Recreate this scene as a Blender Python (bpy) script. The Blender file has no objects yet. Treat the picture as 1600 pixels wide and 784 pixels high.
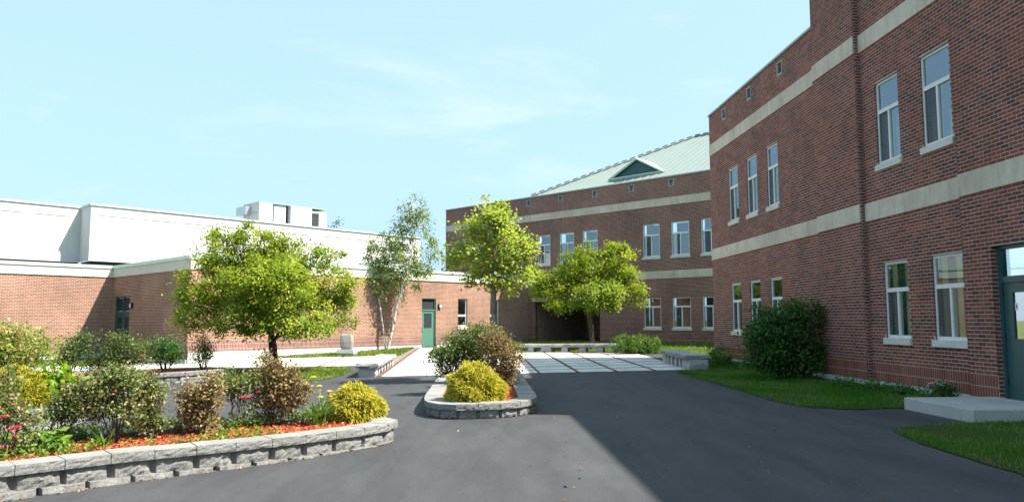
import bpy, math, random
import numpy as np
from mathutils import Vector

# ------------------------------------------------------------------ camera, world, sun
sc = bpy.context.scene
COL = sc.collection
F_PX, HORIZON, EYE = 1160.0, 500.0, 1.6
PITCH = math.atan((HORIZON - 392) / F_PX)
cam_d = bpy.data.cameras.new("camera")
cam_d.sensor_width = 36.0
cam_d.lens = 36.0 * F_PX / 1600.0
cam_d.clip_start = 0.1
cam_d.clip_end = 3000
cam = bpy.data.objects.new("camera", cam_d)
cam.location = (0, 0, EYE)
cam.rotation_euler = (math.pi / 2 + PITCH, 0, 0)
COL.objects.link(cam)
sc.camera = cam

TO_SUN = Vector((0.785, -0.20, 1.0)).normalized()
SUN_EL = math.asin(TO_SUN.z)
SUN_AZ = math.atan2(TO_SUN.x, TO_SUN.y)          # clockwise from +Y
sun_d = bpy.data.lights.new("sun", 'SUN')
sun_d.energy = 5.0
sun_d.angle = math.radians(0.55)
sun_d.color = (1.0, 0.95, 0.86)
sun = bpy.data.objects.new("sun", sun_d)
sun.rotation_euler = TO_SUN.to_track_quat('Z', 'Y').to_euler()
sun.location = (30, -10, 40)
COL.objects.link(sun)

world = bpy.data.worlds.new("World")
sc.world = world
world.use_nodes = True
wn, wl = world.node_tree.nodes, world.node_tree.links
wn.clear()
w_out = wn.new('ShaderNodeOutputWorld')
w_bg = wn.new('ShaderNodeBackground')
w_bg.inputs['Strength'].default_value = 0.092
w_sky = wn.new('ShaderNodeTexSky')
w_sky.sky_type = 'NISHITA'
w_sky.sun_disc = False
w_sky.sun_elevation = SUN_EL
w_sky.sun_rotation = SUN_AZ
w_sky.altitude = 50
w_sky.air_density = 1.0
w_sky.dust_density = 4.0
w_sky.ozone_density = 1.0
w_tc = wn.new('ShaderNodeTexCoord')
w_map = wn.new('ShaderNodeMapping')
w_map.inputs['Rotation'].default_value = (0, math.radians(-14), math.radians(20))
w_map.inputs['Scale'].default_value = (1.3, 3.0, 6.0)
w_map.inputs['Location'].default_value = (5.1, 2.7, 6.9)
w_n = wn.new('ShaderNodeTexNoise')
w_n.inputs['Scale'].default_value = 1.7
w_n.inputs['Detail'].default_value = 8
w_n.inputs['Roughness'].default_value = 0.62
w_n.inputs['Distortion'].default_value = 0.6
w_r = wn.new('ShaderNodeMapRange')
w_r.inputs['From Min'].default_value = 0.54
w_r.inputs['From Max'].default_value = 0.85
w_r.inputs['To Max'].default_value = 0.42
w_mix = wn.new('ShaderNodeMix')
w_mix.data_type = 'RGBA'
w_mix.inputs['B'].default_value = (5.0, 5.2, 5.4, 1)
wl.new(w_tc.outputs['Generated'], w_map.inputs['Vector'])
wl.new(w_map.outputs['Vector'], w_n.inputs['Vector'])
wl.new(w_n.outputs['Fac'], w_r.inputs['Value'])
wl.new(w_r.outputs['Result'], w_mix.inputs['Factor'])
w_tint = wn.new('ShaderNodeMix')
w_tint.data_type = 'RGBA'
w_tint.blend_type = 'MULTIPLY'
w_tint.inputs['Factor'].default_value = 1.0
w_tint.inputs['B'].default_value = (0.82, 1.10, 1.0, 1)
wl.new(w_sky.outputs['Color'], w_tint.inputs['A'])
w_haze = wn.new('ShaderNodeMix')                   # thin even summer haze over the whole sky
w_haze.data_type = 'RGBA'
w_haze.inputs['Factor'].default_value = 0.72
w_haze.inputs['B'].default_value = (2.80, 4.02, 5.3, 1)
wl.new(w_tint.outputs['Result'], w_haze.inputs['A'])
wl.new(w_haze.outputs['Result'], w_mix.inputs['A'])
wl.new(w_mix.outputs['Result'], w_bg.inputs['Color'])
wl.new(w_bg.outputs['Background'], w_out.inputs['Surface'])

sc.view_settings.view_transform = 'Standard'
sc.view_settings.look = 'None'
sc.view_settings.gamma = 1.0
sc.view_settings.use_curve_mapping = False
sc.view_settings.exposure = 1.42

rng = np.random.default_rng(7)
random.seed(7)

# ------------------------------------------------------------------ geometry helpers
def g(x, y):
    """height of the gently sloping courtyard ground"""
    return 0.022 * max(-16, min(9, x)) + 0.014 * max(0, min(60, y) - 20)

def ray(px, py):
    dx, dz = (px - 800) / F_PX, -(py - 392) / F_PX
    c, s = math.cos(PITCH), math.sin(PITCH)
    return dx, c - dz * s, s + dz * c

def ground_at(px, py, dz=0.0):
    """the point of the ground (raised by dz) seen at a spot of the photograph"""
    r = ray(px, py); t = 0.5
    while t < 95 and EYE + t * r[2] > g(t * r[0], t * r[1]) + dz: t += 0.01
    return (t * r[0], t * r[1])

def at_depth(px, py, Y):
    r = ray(px, py); t = Y / r[1]
    return (t * r[0], Y, EYE + t * r[2])

class MB:
    def __init__(s): s.v, s.f, s.uv, s.mi, s.tint = [], [], [], [], []
    def face(s, pts, uv=None, mi=0, tint=0.5):
        i = len(s.v); s.v += [tuple(p) for p in pts]
        s.f.append(tuple(range(i, i + len(pts))))
        s.uv.append(uv if uv else [(p[0], p[1]) for p in pts]); s.mi.append(mi); s.tint.append(tint)
    def hexa(s, c, skip=(), mi=0, tint=0.5):
        """c: 8 corners, 0-3 bottom ring, 4-7 top ring"""
        q = dict(bottom=(3, 2, 1, 0), top=(4, 5, 6, 7), a=(0, 1, 5, 4), b=(1, 2, 6, 5), c=(2, 3, 7, 6), d=(3, 0, 4, 7))
        for k, ix in q.items():
            if k in skip: continue
            p = [c[i] for i in ix]
            L = (Vector(p[1]) - Vector(p[0])).length; M = (Vector(p[2]) - Vector(p[1])).length
            s.face(p, [(0, 0), (L, 0), (L, M), (0, M)], mi, tint)
    def box(s, x0, x1, y0, y1, z0, z1, **k):
        s.hexa([(x0, y0, z0), (x1, y0, z0), (x1, y1, z0), (x0, y1, z0), (x0, y0, z1), (x1, y0, z1), (x1, y1, z1), (x0, y1, z1)], **k)
    def prism(s, poly, z0, z1, mi=0):
        """poly counter-clockwise; z0, z1 numbers or functions of (x, y)"""
        a = z0 if callable(z0) else (lambda x, y: z0)
        b = z1 if callable(z1) else (lambda x, y: z1)
        s.face([(x, y, b(x, y)) for x, y in poly], mi=mi)
        n = len(poly)
        for i in range(n):
            p, q = poly[i], poly[(i + 1) % n]
            L = math.hypot(q[0] - p[0], q[1] - p[1])
            s.face([(p[0], p[1], a(*p)), (q[0], q[1], a(*q)), (q[0], q[1], b(*q)), (p[0], p[1], b(*p))], [(0, 0), (L, 0), (L, 1), (0, 1)], mi)
    def tube(s, path, radii, n=8, mi=0, cap=True):
        rings = []
        for i, p in enumerate(path):
            p = Vector(p)
            d = Vector(path[min(i + 1, len(path) - 1)]) - Vector(path[max(i - 1, 0)])
            d.normalize()
            a = d.cross(Vector((0, 0, 1)) if abs(d.z) < .9 else Vector((1, 0, 0))).normalized(); b = d.cross(a)
            r = radii[i] if isinstance(radii, (list, tuple)) else radii
            rings.append([p + (a * math.cos(t) + b * math.sin(t)) * r for t in [2 * math.pi * k / n for k in range(n)]])
        for A, B in zip(rings, rings[1:]):
            for k in range(n): s.face([A[k], A[(k + 1) % n], B[(k + 1) % n], B[k]], mi=mi)
        if cap: s.face(rings[0][::-1], mi=mi); s.face(rings[-1], mi=mi)
    def mesh(s, name, mat):
        m = bpy.data.meshes.new(name)
        m.from_pydata(s.v, [], s.f)
        uvl = m.uv_layers.new(name="UVMap")
        uvl.data.foreach_set('uv', np.array([c for u in s.uv for c in u], dtype=np.float32).ravel())
        for mm in (mat if isinstance(mat, (list, tuple)) else [mat]): m.materials.append(mm)
        m.polygons.foreach_set('material_index', s.mi)
        at = m.attributes.new('tint', 'FLOAT', 'FACE'); at.data.foreach_set('value', np.array(s.tint, dtype=np.float32))
        m.update()
        return m
    def build(s, name, mat, parent=None):
        return link(bpy.data.objects.new(name, s.mesh(name, mat)), parent)

def link(o, parent=None):
    COL.objects.link(o)
    if parent is not None: o.parent = parent
    return o

def inst(name, mesh, parent, loc=(0, 0, 0), rz=0.0, sc3=None):
    o = bpy.data.objects.new(name, mesh)
    o.location = loc; o.rotation_euler = (0, 0, rz)
    if sc3: o.scale = sc3
    return link(o, parent)

def np_mesh(name, V, Fq, mat, tint=None):
    """quad mesh straight from numpy arrays"""
    m = bpy.data.meshes.new(name)
    nv, nf = len(V), len(Fq)
    m.vertices.add(nv); m.vertices.foreach_set('co', np.asarray(V, dtype=np.float32).ravel())
    k = Fq.shape[1]
    m.loops.add(nf * k); m.loops.foreach_set('vertex_index', np.asarray(Fq, dtype=np.int32).ravel())
    m.polygons.add(nf)
    m.polygons.foreach_set('loop_start', np.arange(0, nf * k, k, dtype=np.int32))
    if tint is not None:
        at = m.attributes.new('tint', 'FLOAT', 'FACE'); at.data.foreach_set('value', np.asarray(tint, dtype=np.float32))
    m.materials.append(mat)
    m.update(calc_edges=True)
    return m

def thing(name, label, cat, loc=(0, 0, 0), group=None):
    o = bpy.data.objects.new(name, None); o.empty_display_size = .3
    COL.objects.link(o); o.location = (0, 0, 0)
    o['label'] = label; o['category'] = cat
    if group: o['group'] = group
    return o

def structure(o, kind='structure'):
    o['kind'] = kind; return o

def clip(poly, axis, val, keep_less):
    out = []
    for i in range(len(poly)):
        a, b = poly[i], poly[(i + 1) % len(poly)]
        ia = (a[axis] <= val) == keep_less or a[axis] == val; ib = (b[axis] <= val) == keep_less or b[axis] == val
        if ia: out.append(a)
        if ia != ib:
            t = (val - a[axis]) / (b[axis] - a[axis])
            out.append((a[0] + t * (b[0] - a[0]), a[1] + t * (b[1] - a[1])))
    return out

def cells(poly):
    xs = [-1e4, -16, 9, 1e4]; ys = [-1e4, 20, 60, 1e4]
    for x0, x1 in zip(xs, xs[1:]):
        for y0, y1 in zip(ys, ys[1:]):
            p = poly
            for ax, v, less in ((0, x0, False), (0, x1, True), (1, y0, False), (1, y1, True)):
                if p: p = clip(p, ax, v, less)
            if len(p) >= 3: yield p

def ccw(poly):
    a = sum(p[0] * q[1] - q[0] * p[1] for p, q in zip(poly, poly[1:] + poly[:1]))
    return poly if a > 0 else poly[::-1]

def sheet(name, poly, dz, mat, parent=None):
    """a surface following the ground, dz above it (concave outlines are triangulated first)"""
    from mathutils.geometry import tessellate_polygon
    poly = ccw(list(poly)); mb = MB()
    for tri in tessellate_polygon([[Vector((p[0], p[1], 0)) for p in poly]]):
        t = ccw([poly[i] for i in tri])
        for c in cells(t): mb.face([(x, y, g(x, y) + dz) for x, y in c])
    return mb.build(name, mat, parent)

def inside(poly, X, Y):
    r = np.zeros(len(X), bool); n = len(poly)
    for i in range(n):
        (x0, y0), (x1, y1) = poly[i], poly[(i + 1) % n]
        c = ((y0 > Y) != (y1 > Y))
        with np.errstate(divide='ignore', invalid='ignore'):
            xi = (x1 - x0) * (Y - y0) / ((y1 - y0) if y1 != y0 else 1e-9) + x0
        r ^= c & (X < xi)
    return r

def gv(X, Y): return 0.022 * np.clip(X, -16, 9) + 0.014 * np.maximum(0, np.minimum(60, Y) - 20)

def smooth_poly(pts, n=3):
    for _ in range(n):
        q = []
        for a, b in zip(pts, pts[1:] + pts[:1]):
            q += [(a[0] * .75 + b[0] * .25, a[1] * .75 + b[1] * .25), (a[0] * .25 + b[0] * .75, a[1] * .25 + b[1] * .75)]
        pts = q
    return pts

# ------------------------------------------------------------------ materials
def new_mat(name):
    m = bpy.data.materials.new(name); m.use_nodes = True
    nt = m.node_tree; nt.nodes.clear()
    o = nt.nodes.new('ShaderNodeOutputMaterial'); b = nt.nodes.new('ShaderNodeBsdfPrincipled')
    nt.links.new(b.outputs['BSDF'], o.inputs['Surface'])
    return m, nt, b, o

def ramp(nt, stops):
    r = nt.nodes.new('ShaderNodeValToRGB'); e = r.color_ramp.elements
    while len(e) < len(stops): e.new(0.5)
    for el, (p, c) in zip(e, stops): el.position = p; el.color = (*c, 1)
    return r

def noise(nt, scale, detail=6, rough=.6, coord='Object', vec_scale=None):
    tc = nt.nodes.new('ShaderNodeTexCoord'); n = nt.nodes.new('ShaderNodeTexNoise')
    n.inputs['Scale'].default_value = scale; n.inputs['Detail'].default_value = detail; n.inputs['Roughness'].default_value = rough
    if vec_scale:
        mp = nt.nodes.new('ShaderNodeMapping'); mp.inputs['Scale'].default_value = vec_scale
        nt.links.new(tc.outputs[coord], mp.inputs['Vector']); nt.links.new(mp.outputs['Vector'], n.inputs['Vector'])
    else: nt.links.new(tc.outputs[coord], n.inputs['Vector'])
    return n

def mixc(nt, fac, a, b, mode='MIX'):
    m = nt.nodes.new('ShaderNodeMix'); m.data_type = 'RGBA'; m.blend_type = mode
    for key, val in (('Factor', fac), ('A', a), ('B', b)):
        if hasattr(val, 'is_output') or isinstance(val, bpy.types.NodeSocket): nt.links.new(val, m.inputs[key])
        elif key == 'Factor': m.inputs[key].default_value = val
        else: m.inputs[key].default_value = (*val, 1)
    return m.outputs['Result']

def bump(nt, b, height, strength=.4, dist=.01):
    n = nt.nodes.new('ShaderNodeBump'); n.inputs['Strength'].default_value = strength; n.inputs['Distance'].default_value = dist
    nt.links.new(height, n.inputs['Height']); nt.links.new(n.outputs['Normal'], b.inputs['Normal'])

def plain(name, col, rough=.6, metal=0.0, var=.12, scale=3.0, spec=.4, bmp=0.0, bscale=60):
    """one colour with gentle procedural mottling"""
    m, nt, b, o = new_mat(name)
    n = noise(nt, scale, 6, .65)
    r = ramp(nt, [(.25, tuple(c * (1 - var) for c in col)), (.75, tuple(min(1, c * (1 + var)) for c in col))])
    nt.links.new(n.outputs['Fac'], r.inputs['Fac']); nt.links.new(r.outputs['Color'], b.inputs['Base Color'])
    b.inputs['Roughness'].default_value = rough; b.inputs['Metallic'].default_value = metal
    b.inputs['Specular IOR Level'].default_value = spec
    if bmp:
        n2 = noise(nt, bscale, 5, .7); bump(nt, b, n2.outputs['Fac'], bmp, .01)
    return m

def stone(name, c0, c1, scale=40, rough=.85, bmp=.6, big=1.2, stain=(.75, .75, .72), dist=.012):
    m, nt, b, o = new_mat(name)
    n = noise(nt, scale, 8, .7); r = ramp(nt, [(.32, c0), (.68, c1)])
    nt.links.new(n.outputs['Fac'], r.inputs['Fac'])
    n2 = noise(nt, big, 5, .6); r2 = ramp(nt, [(.35, stain), (.6, (1, 1, 1))]); nt.links.new(n2.outputs['Fac'], r2.inputs['Fac'])
    col = mixc(nt, 1.0, r.outputs['Color'], r2.outputs['Color'], 'MULTIPLY')
    nt.links.new(col, b.inputs['Base Color']); b.inputs['Roughness'].default_value = rough
    b.inputs['Specular IOR Level'].default_value = .25
    n3 = noise(nt, scale * .8, 8, .75); bump(nt, b, n3.outputs['Fac'], bmp, dist)
    return m

def brick_tex(name, c1, c2, mortar, bw=.203, rh=.0677, off=.5, ms=.011, weather=.35):
    """brick courses in wall metres (UV)"""
    m, nt, b, o = new_mat(name)
    tc = nt.nodes.new('ShaderNodeTexCoord'); t = nt.nodes.new('ShaderNodeTexBrick')
    t.offset = off; t.inputs['Scale'].default_value = 1.0
    t.inputs['Brick Width'].default_value = bw; t.inputs['Row Height'].default_value = rh
    t.inputs['Mortar Size'].default_value = ms / 2; t.inputs['Mortar Smooth'].default_value = .1; t.inputs['Bias'].default_value = -.1
    t.inputs['Color1'].default_value = (*c1, 1); t.inputs['Color2'].default_value = (*c2, 1); t.inputs['Mortar'].default_value = (*mortar, 1)
    nt.links.new(tc.outputs['UV'], t.inputs['Vector'])
    n = noise(nt, .5, 6, .65, 'UV'); r = ramp(nt, [(.3, (1 - weather,) * 3), (.65, (1.0, 1.0, 1.0))]); nt.links.new(n.outputs['Fac'], r.inputs['Fac'])
    n2 = noise(nt, 35, 4, .7, 'UV'); r2 = ramp(nt, [(.3, (.8, .8, .8)), (.7, (1, 1, 1))]); nt.links.new(n2.outputs['Fac'], r2.inputs['Fac'])
    c = mixc(nt, 1.0, t.outputs['Color'], r.outputs['Color'], 'MULTIPLY')
    c = mixc(nt, 1.0, c, r2.outputs['Color'], 'MULTIPLY')
    nt.links.new(c, b.inputs['Base Color']); b.inputs['Roughness'].default_value = .88; b.inputs['Specular IOR Level'].default_value = .2
    inv = nt.nodes.new('ShaderNodeMath'); inv.operation = 'SUBTRACT'; inv.inputs[0].default_value = 1.0
    nt.links.new(t.outputs['Fac'], inv.inputs[1]); bump(nt, b, inv.outputs[0], .7, .008)
    return m

def tint_mat(name, stops, rough=.6, spec=.3, transl=0.0, tcol=None, nscale=None, bmp=0, two=False):
    """colour picked per piece from the 'tint' face attribute"""
    m, nt, b, o = new_mat(name)
    a = nt.nodes.new('ShaderNodeAttribute'); a.attribute_name = 'tint'
    r = ramp(nt, stops); nt.links.new(a.outputs['Fac'], r.inputs['Fac'])
    col = r.outputs['Color']
    if nscale:
        n = noise(nt, nscale, 5, .7); r2 = ramp(nt, [(.3, (.72, .72, .72)), (.7, (1.0, 1.0, 1.0))]); nt.links.new(n.outputs['Fac'], r2.inputs['Fac'])
        col = mixc(nt, 1.0, col, r2.outputs['Color'], 'MULTIPLY')
        if bmp: bump(nt, b, n.outputs['Fac'], bmp, .006)
    nt.links.new(col, b.inputs['Base Color']); b.inputs['Roughness'].default_value = rough; b.inputs['Specular IOR Level'].default_value = spec
    if transl:
        t = nt.nodes.new('ShaderNodeBsdfTranslucent'); ms = nt.nodes.new('ShaderNodeMixShader'); ms.inputs[0].default_value = transl
        if tcol: nt.links.new(mixc(nt, 1.0, col, tcol, 'MULTIPLY'), t.inputs['Color'])
        else: nt.links.new(col, t.inputs['Color'])
        nt.links.new(b.outputs['BSDF'], ms.inputs[1]); nt.links.new(t.outputs['BSDF'], ms.inputs[2]); nt.links.new(ms.outputs[0], o.inputs['Surface'])
    return m

def leaf_mat(name, dark, mid, light, odd=None, transl=.38):
    st = [(0.0, dark), (.5, mid), (.92, light)]
    if odd: st.append((1.0, odd))
    return tint_mat(name, st, .5, .35, transl, (1.25, 1.2, .55))

def weather(m, scale, lo, hi, vec_scale=(1, 1, 1), p0=.35, p1=.62):
    """broad stains multiplied over a material's own colour"""
    nt = m.node_tree; b = next(n for n in nt.nodes if n.type == 'BSDF_PRINCIPLED'); lk = b.inputs['Base Color'].links[0]; src = lk.from_socket
    n = noise(nt, scale, 7, .65, 'Generated' if False else 'Object', vec_scale); r = ramp(nt, [(p0, lo), (p1, hi)]); nt.links.new(n.outputs['Fac'], r.inputs['Fac'])
    nt.links.new(mixc(nt, 1.0, src, r.outputs['Color'], 'MULTIPLY'), b.inputs['Base Color'])
def glass_mat(name, tintc=(.75, .85, .85), ior=2.9):
    m, nt, b, o = new_mat(name); nt.nodes.remove(b)
    fr = nt.nodes.new('ShaderNodeFresnel'); fr.inputs['IOR'].default_value = ior
    tr = nt.nodes.new('ShaderNodeBsdfTransparent'); tr.inputs['Color'].default_value = (*tintc, 1)
    gl = nt.nodes.new('ShaderNodeBsdfGlossy'); gl.inputs['Roughness'].default_value = .015; gl.inputs['Color'].default_value = (.78, .92, 1, 1)
    n = noise(nt, 1.3, 2, .5); bp = nt.nodes.new('ShaderNodeBump'); bp.inputs['Strength'].default_value = .05; bp.inputs['Distance'].default_value = .02
    nt.links.new(n.outputs['Fac'], bp.inputs['Height']); nt.links.new(bp.outputs['Normal'], gl.inputs['Normal'])
    mx = nt.nodes.new('ShaderNodeMixShader')
    nt.links.new(fr.outputs[0], mx.inputs[0]); nt.links.new(tr.outputs[0], mx.inputs[1]); nt.links.new(gl.outputs[0], mx.inputs[2]); nt.links.new(mx.outputs[0], o.inputs['Surface'])
    return m

M = {}
BR1, BR2, MORTAR = (.29, .088, .056), (.130, .050, .042), (.56, .48, .42)
M['brick'] = brick_tex('red_brick_courses', BR1, BR2, MORTAR, ms=.016)
M['brick_low'] = brick_tex('orange_red_brick_courses', (.36, .13, .070), (.21, .080, .052), (.60, .51, .42), ms=.017)
M['soldier'] = brick_tex('soldier_brick_courses', (.29, .11, .085), (.17, .075, .065), MORTAR, bw=.0677, rh=.2, off=0.0, ms=.014)
M['mortar'] = stone('grey_mortar', (.42, .36, .31), (.52, .45, .39), 60, .95, .3)
M['brick_piece'] = tint_mat('fired_brick', [(0, (.110, .050, .043)), (.3, (.18, .060, .044)), (.62, (.265, .080, .050)), (1, (.35, .108, .066))], .85, .2, nscale=30, bmp=.4)
_bp = M['brick_piece']; weather(_bp, .9, (.74, .72, .72), (1.06, 1.04, 1.03), (1, 1, .6))
M['band'] = stone('cast_stone', (.53, .46, .36), (.64, .56, .45), 14, .8, .15, .8, (.80, .79, .76), .004)
weather(M['band'], 5.0, (.84, .83, .80), (1, 1, 1), (1, 1, .18), .36, .52)
M['fascia'] = plain('cream_fascia', (.55, .52, .44), .7, var=.06)
M['white_panel'] = plain('white_stucco', (.58, .575, .54), .8, var=.03, scale=1.2)
weather(M['white_panel'], 3.0, (.90, .89, .86), (1, 1, 1), (1, 1, .15), .34, .5)
M['cap'] = plain('pale_green_metal', (.47, .60, .52), .45, .15, var=.07)
M['cap_grey'] = plain('grey_green_coping', (.36, .40, .37), .5, .2, var=.1)
M['roof'] = plain('pale_green_standing_seam', (.215, .255, .228), .42, .1, var=.05, scale=.6)
M['frame'] = plain('beige_window_frame', (.66, .66, .62), .45, var=.05)
M['sill'] = stone('stone_sill', (.52, .50, .44), (.66, .63, .56), 20, .8, .15, 1.0, (.85, .85, .83), .004)
M['glass'] = glass_mat('window_glass')
M['glass_low'] = glass_mat('ground_floor_glass', (.7, .8, .8), 1.8)
M['dark_room'] = plain('dim_room', (.030, .034, .040), .9, var=.3)
M['curtain'] = plain('grey_curtain', (.10, .13, .15), .9, var=.35, scale=5)
M['screen'] = plain('insect_screen', (.018, .022, .028), .7, var=.1)
def mesh_screen():
    m, nt, b, o = new_mat('fine_insect_mesh'); b.inputs['Base Color'].default_value = (.03, .036, .045, 1); b.inputs['Roughness'].default_value = .6
    tr = nt.nodes.new('ShaderNodeBsdfTransparent'); mx = nt.nodes.new('ShaderNodeMixShader'); mx.inputs[0].default_value = .62
    nt.links.new(tr.outputs[0], mx.inputs[1]); nt.links.new(b.outputs['BSDF'], mx.inputs[2]); nt.links.new(mx.outputs[0], o.inputs['Surface'])
    return m
M['mesh_screen'] = mesh_screen()
M['concrete'] = stone('pale_concrete', (.34, .34, .32), (.46, .455, .43), 30, .9, .25, .9, (.84, .83, .80), .004)
M['paver'] = stone('plaza_concrete', (.58, .57, .53), (.70, .69, .65), 35, .9, .25, .5, (.88, .87, .85), .004)
weather(M['paver'], 1.6, (.80, .79, .76), (1, 1, 1), (1, 1, 1), .38, .6)
M['foundation'] = stone('foundation_concrete', (.50, .52, .50), (.66, .67, .64), 18, .9, .3, .7, (.8, .82, .82), .004)
M['strip'] = brick_tex('red_paver_strip', (.24, .10, .075), (.15, .07, .06), (.25, .2, .17), bw=.2, rh=.1, ms=.012)
M['joint'] = stone('sandy_joint', (.17, .145, .12), (.26, .22, .18), 40, .95, .3)
M['green_door'] = plain('green_door_paint', (.075, .18, .135), .4, var=.06)
M['teal_door'] = plain('teal_door_paint', (.025, .085, .085), .38, var=.08)
M['dark_green'] = plain('dark_green_paint', (.035, .085, .075), .4, var=.1)
M['metal'] = plain('brushed_metal', (.55, .56, .57), .35, .8, var=.08)
M['dark_metal'] = plain('dark_bronze_metal', (.03, .03, .032), .45, .5, var=.1)
M['lens'] = plain('frosted_lens', (.85, .85, .80), .3, var=.03)
M['hvac'] = plain('white_sheet_metal', (.46, .46, .455), .5, .1, var=.04)
M['granite'] = stone('grey_granite', (.25, .25, .245), (.48, .48, .47), 55, .8, .35, 1.5, (.85, .85, .85), .008)
M['granite_rough'] = stone('split_granite', (.17, .17, .16), (.38, .37, .35), 38, .9, 1.0, 1.5, (.8, .8, .8), .03)
M['block'] = stone('split_face_block', (.145, .142, .136), (.32, .315, .30), 45, .92, 1.0, 2.0, (.82, .81, .79), .02)
M['cap_stone'] = stone('concrete_cap', (.20, .196, .182), (.31, .305, .285), 50, .92, .5, 1.5, (.80, .79, .76), .008)
M['mulch'] = stone('red_mulch_bed', (.16, .035, .015), (.42, .10, .035), 55, .95, 1.0, 3, (.7, .65, .6), .03)
M['chip'] = tint_mat('red_wood_chip', [(0, (.16, .035, .015)), (.5, (.42, .095, .03)), (1, (.60, .20, .08))], .85, .2)
M['litter'] = tint_mat('dry_litter', [(0, (.06, .035, .02)), (.6, (.22, .10, .045)), (1, (.42, .30, .17))], .9, .15)
M['bark'] = stone('grey_brown_bark', (.05, .038, .028), (.14, .11, .085), 22, .9, .9, 2, (.8, .8, .8), .02)
M['bark_dark'] = stone('dark_bark', (.035, .024, .018), (.085, .06, .048), 26, .9, .9, 2, (.8, .8, .8), .02)
M['bark_grey'] = stone('smooth_grey_bark', (.16, .14, .12), (.32, .29, .25), 18, .85, .5, 2, (.7, .7, .68), .01)
M['notice_paper'] = plain('paper_notice', (.75, .72, .70), .8, var=.05)  # white paper of the door and window notices
M['notice_red'] = plain('notice_red_print', (.55, .06, .10), .8, var=.05)

def birch_bark():
    m, nt, b, o = new_mat('birch_bark')
    n = noise(nt, 9, 6, .6, vec_scale=(1, 1, .35)); r = ramp(nt, [(.36, (.05, .045, .04)), (.44, (.55, .53, .50)), (.7, (.80, .78, .74))])
    nt.links.new(n.outputs['Fac'], r.inputs['Fac']); nt.links.new(r.outputs['Color'], b.inputs['Base Color']); b.inputs['Roughness'].default_value = .7
    return m
M['birch'] = birch_bark()

def asphalt():
    m, nt, b, o = new_mat('asphalt')
    n = noise(nt, .35, 7, .6); r = ramp(nt, [(.3, (.043, .043, .0445)), (.7, (.062, .062, .0635))]); nt.links.new(n.outputs['Fac'], r.inputs['Fac'])
    n2 = noise(nt, 75, 6, .85); r2 = ramp(nt, [(.30, (.50, .50, .50)), (.52, (1, 1, 1)), (.70, (1.9, 1.9, 1.85))]); nt.links.new(n2.outputs['Fac'], r2.inputs['Fac'])
    c = mixc(nt, 1.0, r.outputs['Color'], r2.outputs['Color'], 'MULTIPLY')
    n4 = noise(nt, 1.1, 5, .65, vec_scale=(1.6, .35, 1)); r4 = ramp(nt, [(.33, (.70, .70, .72)), (.55, (1, 1, 1)), (.72, (1.18, 1.17, 1.14))]); nt.links.new(n4.outputs['Fac'], r4.inputs['Fac'])
    c = mixc(nt, 1.0, c, r4.outputs['Color'], 'MULTIPLY')
    nt.links.new(c, b.inputs['Base Color']); b.inputs['Roughness'].default_value = .82; b.inputs['Specular IOR Level'].default_value = .35
    n3 = noise(nt, 120, 5, .8); bump(nt, b, n3.outputs['Fac'], .55, .008)
    return m
M['asphalt'] = asphalt()

def turf():
    m, nt, b, o = new_mat('turf')
    n = noise(nt, .9, 6, .65); r = ramp(nt, [(.30, (.085, .075, .035)), (.45, (.055, .10, .014)), (.7, (.040, .12, .010))]); nt.links.new(n.outputs['Fac'], r.inputs['Fac'])
    n2 = noise(nt, 60, 5, .8); r2 = ramp(nt, [(.3, (.5, .5, .5)), (.7, (1.2, 1.2, 1.2))]); nt.links.new(n2.outputs['Fac'], r2.inputs['Fac'])
    nt.links.new(mixc(nt, 1.0, r.outputs['Color'], r2.outputs['Color'], 'MULTIPLY'), b.inputs['Base Color'])
    b.inputs['Roughness'].default_value = .95; b.inputs['Specular IOR Level'].default_value = .1
    bump(nt, b, n2.outputs['Fac'], .8, .03)
    return m
M['turf'] = turf()
M['blade_sunlit'] = tint_mat('sunny_grass_blade', [(0, (.06, .12, .012)), (.5, (.14, .22, .022)), (.85, (.24, .28, .05)), (1, (.32, .27, .12))], .6, .2, .35, (1.2, 1.2, .6))  # yellower, paler copy of the blades: sunlight put into the sunny lawns' colour
M['blade'] = tint_mat('grass_blade', [(0, (.025, .10, .006)), (.5, (.05, .19, .010)), (.85, (.10, .24, .02)), (1, (.24, .20, .10))], .6, .2, .35, (1.2, 1.2, .6))

# ------------------------------------------------------------------ walls
V2 = lambda a: Vector((a[0], a[1]))
W_DIR = V2((-0.0517, 0.9987)).normalized()        # right wing runs this way
V_DIR = V2((-0.7263, 0.6874)).normalized()        # rear wing
U_DIR = V2((0.6874, 0.7263)).normalized()         # low wing and gymnasium

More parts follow.
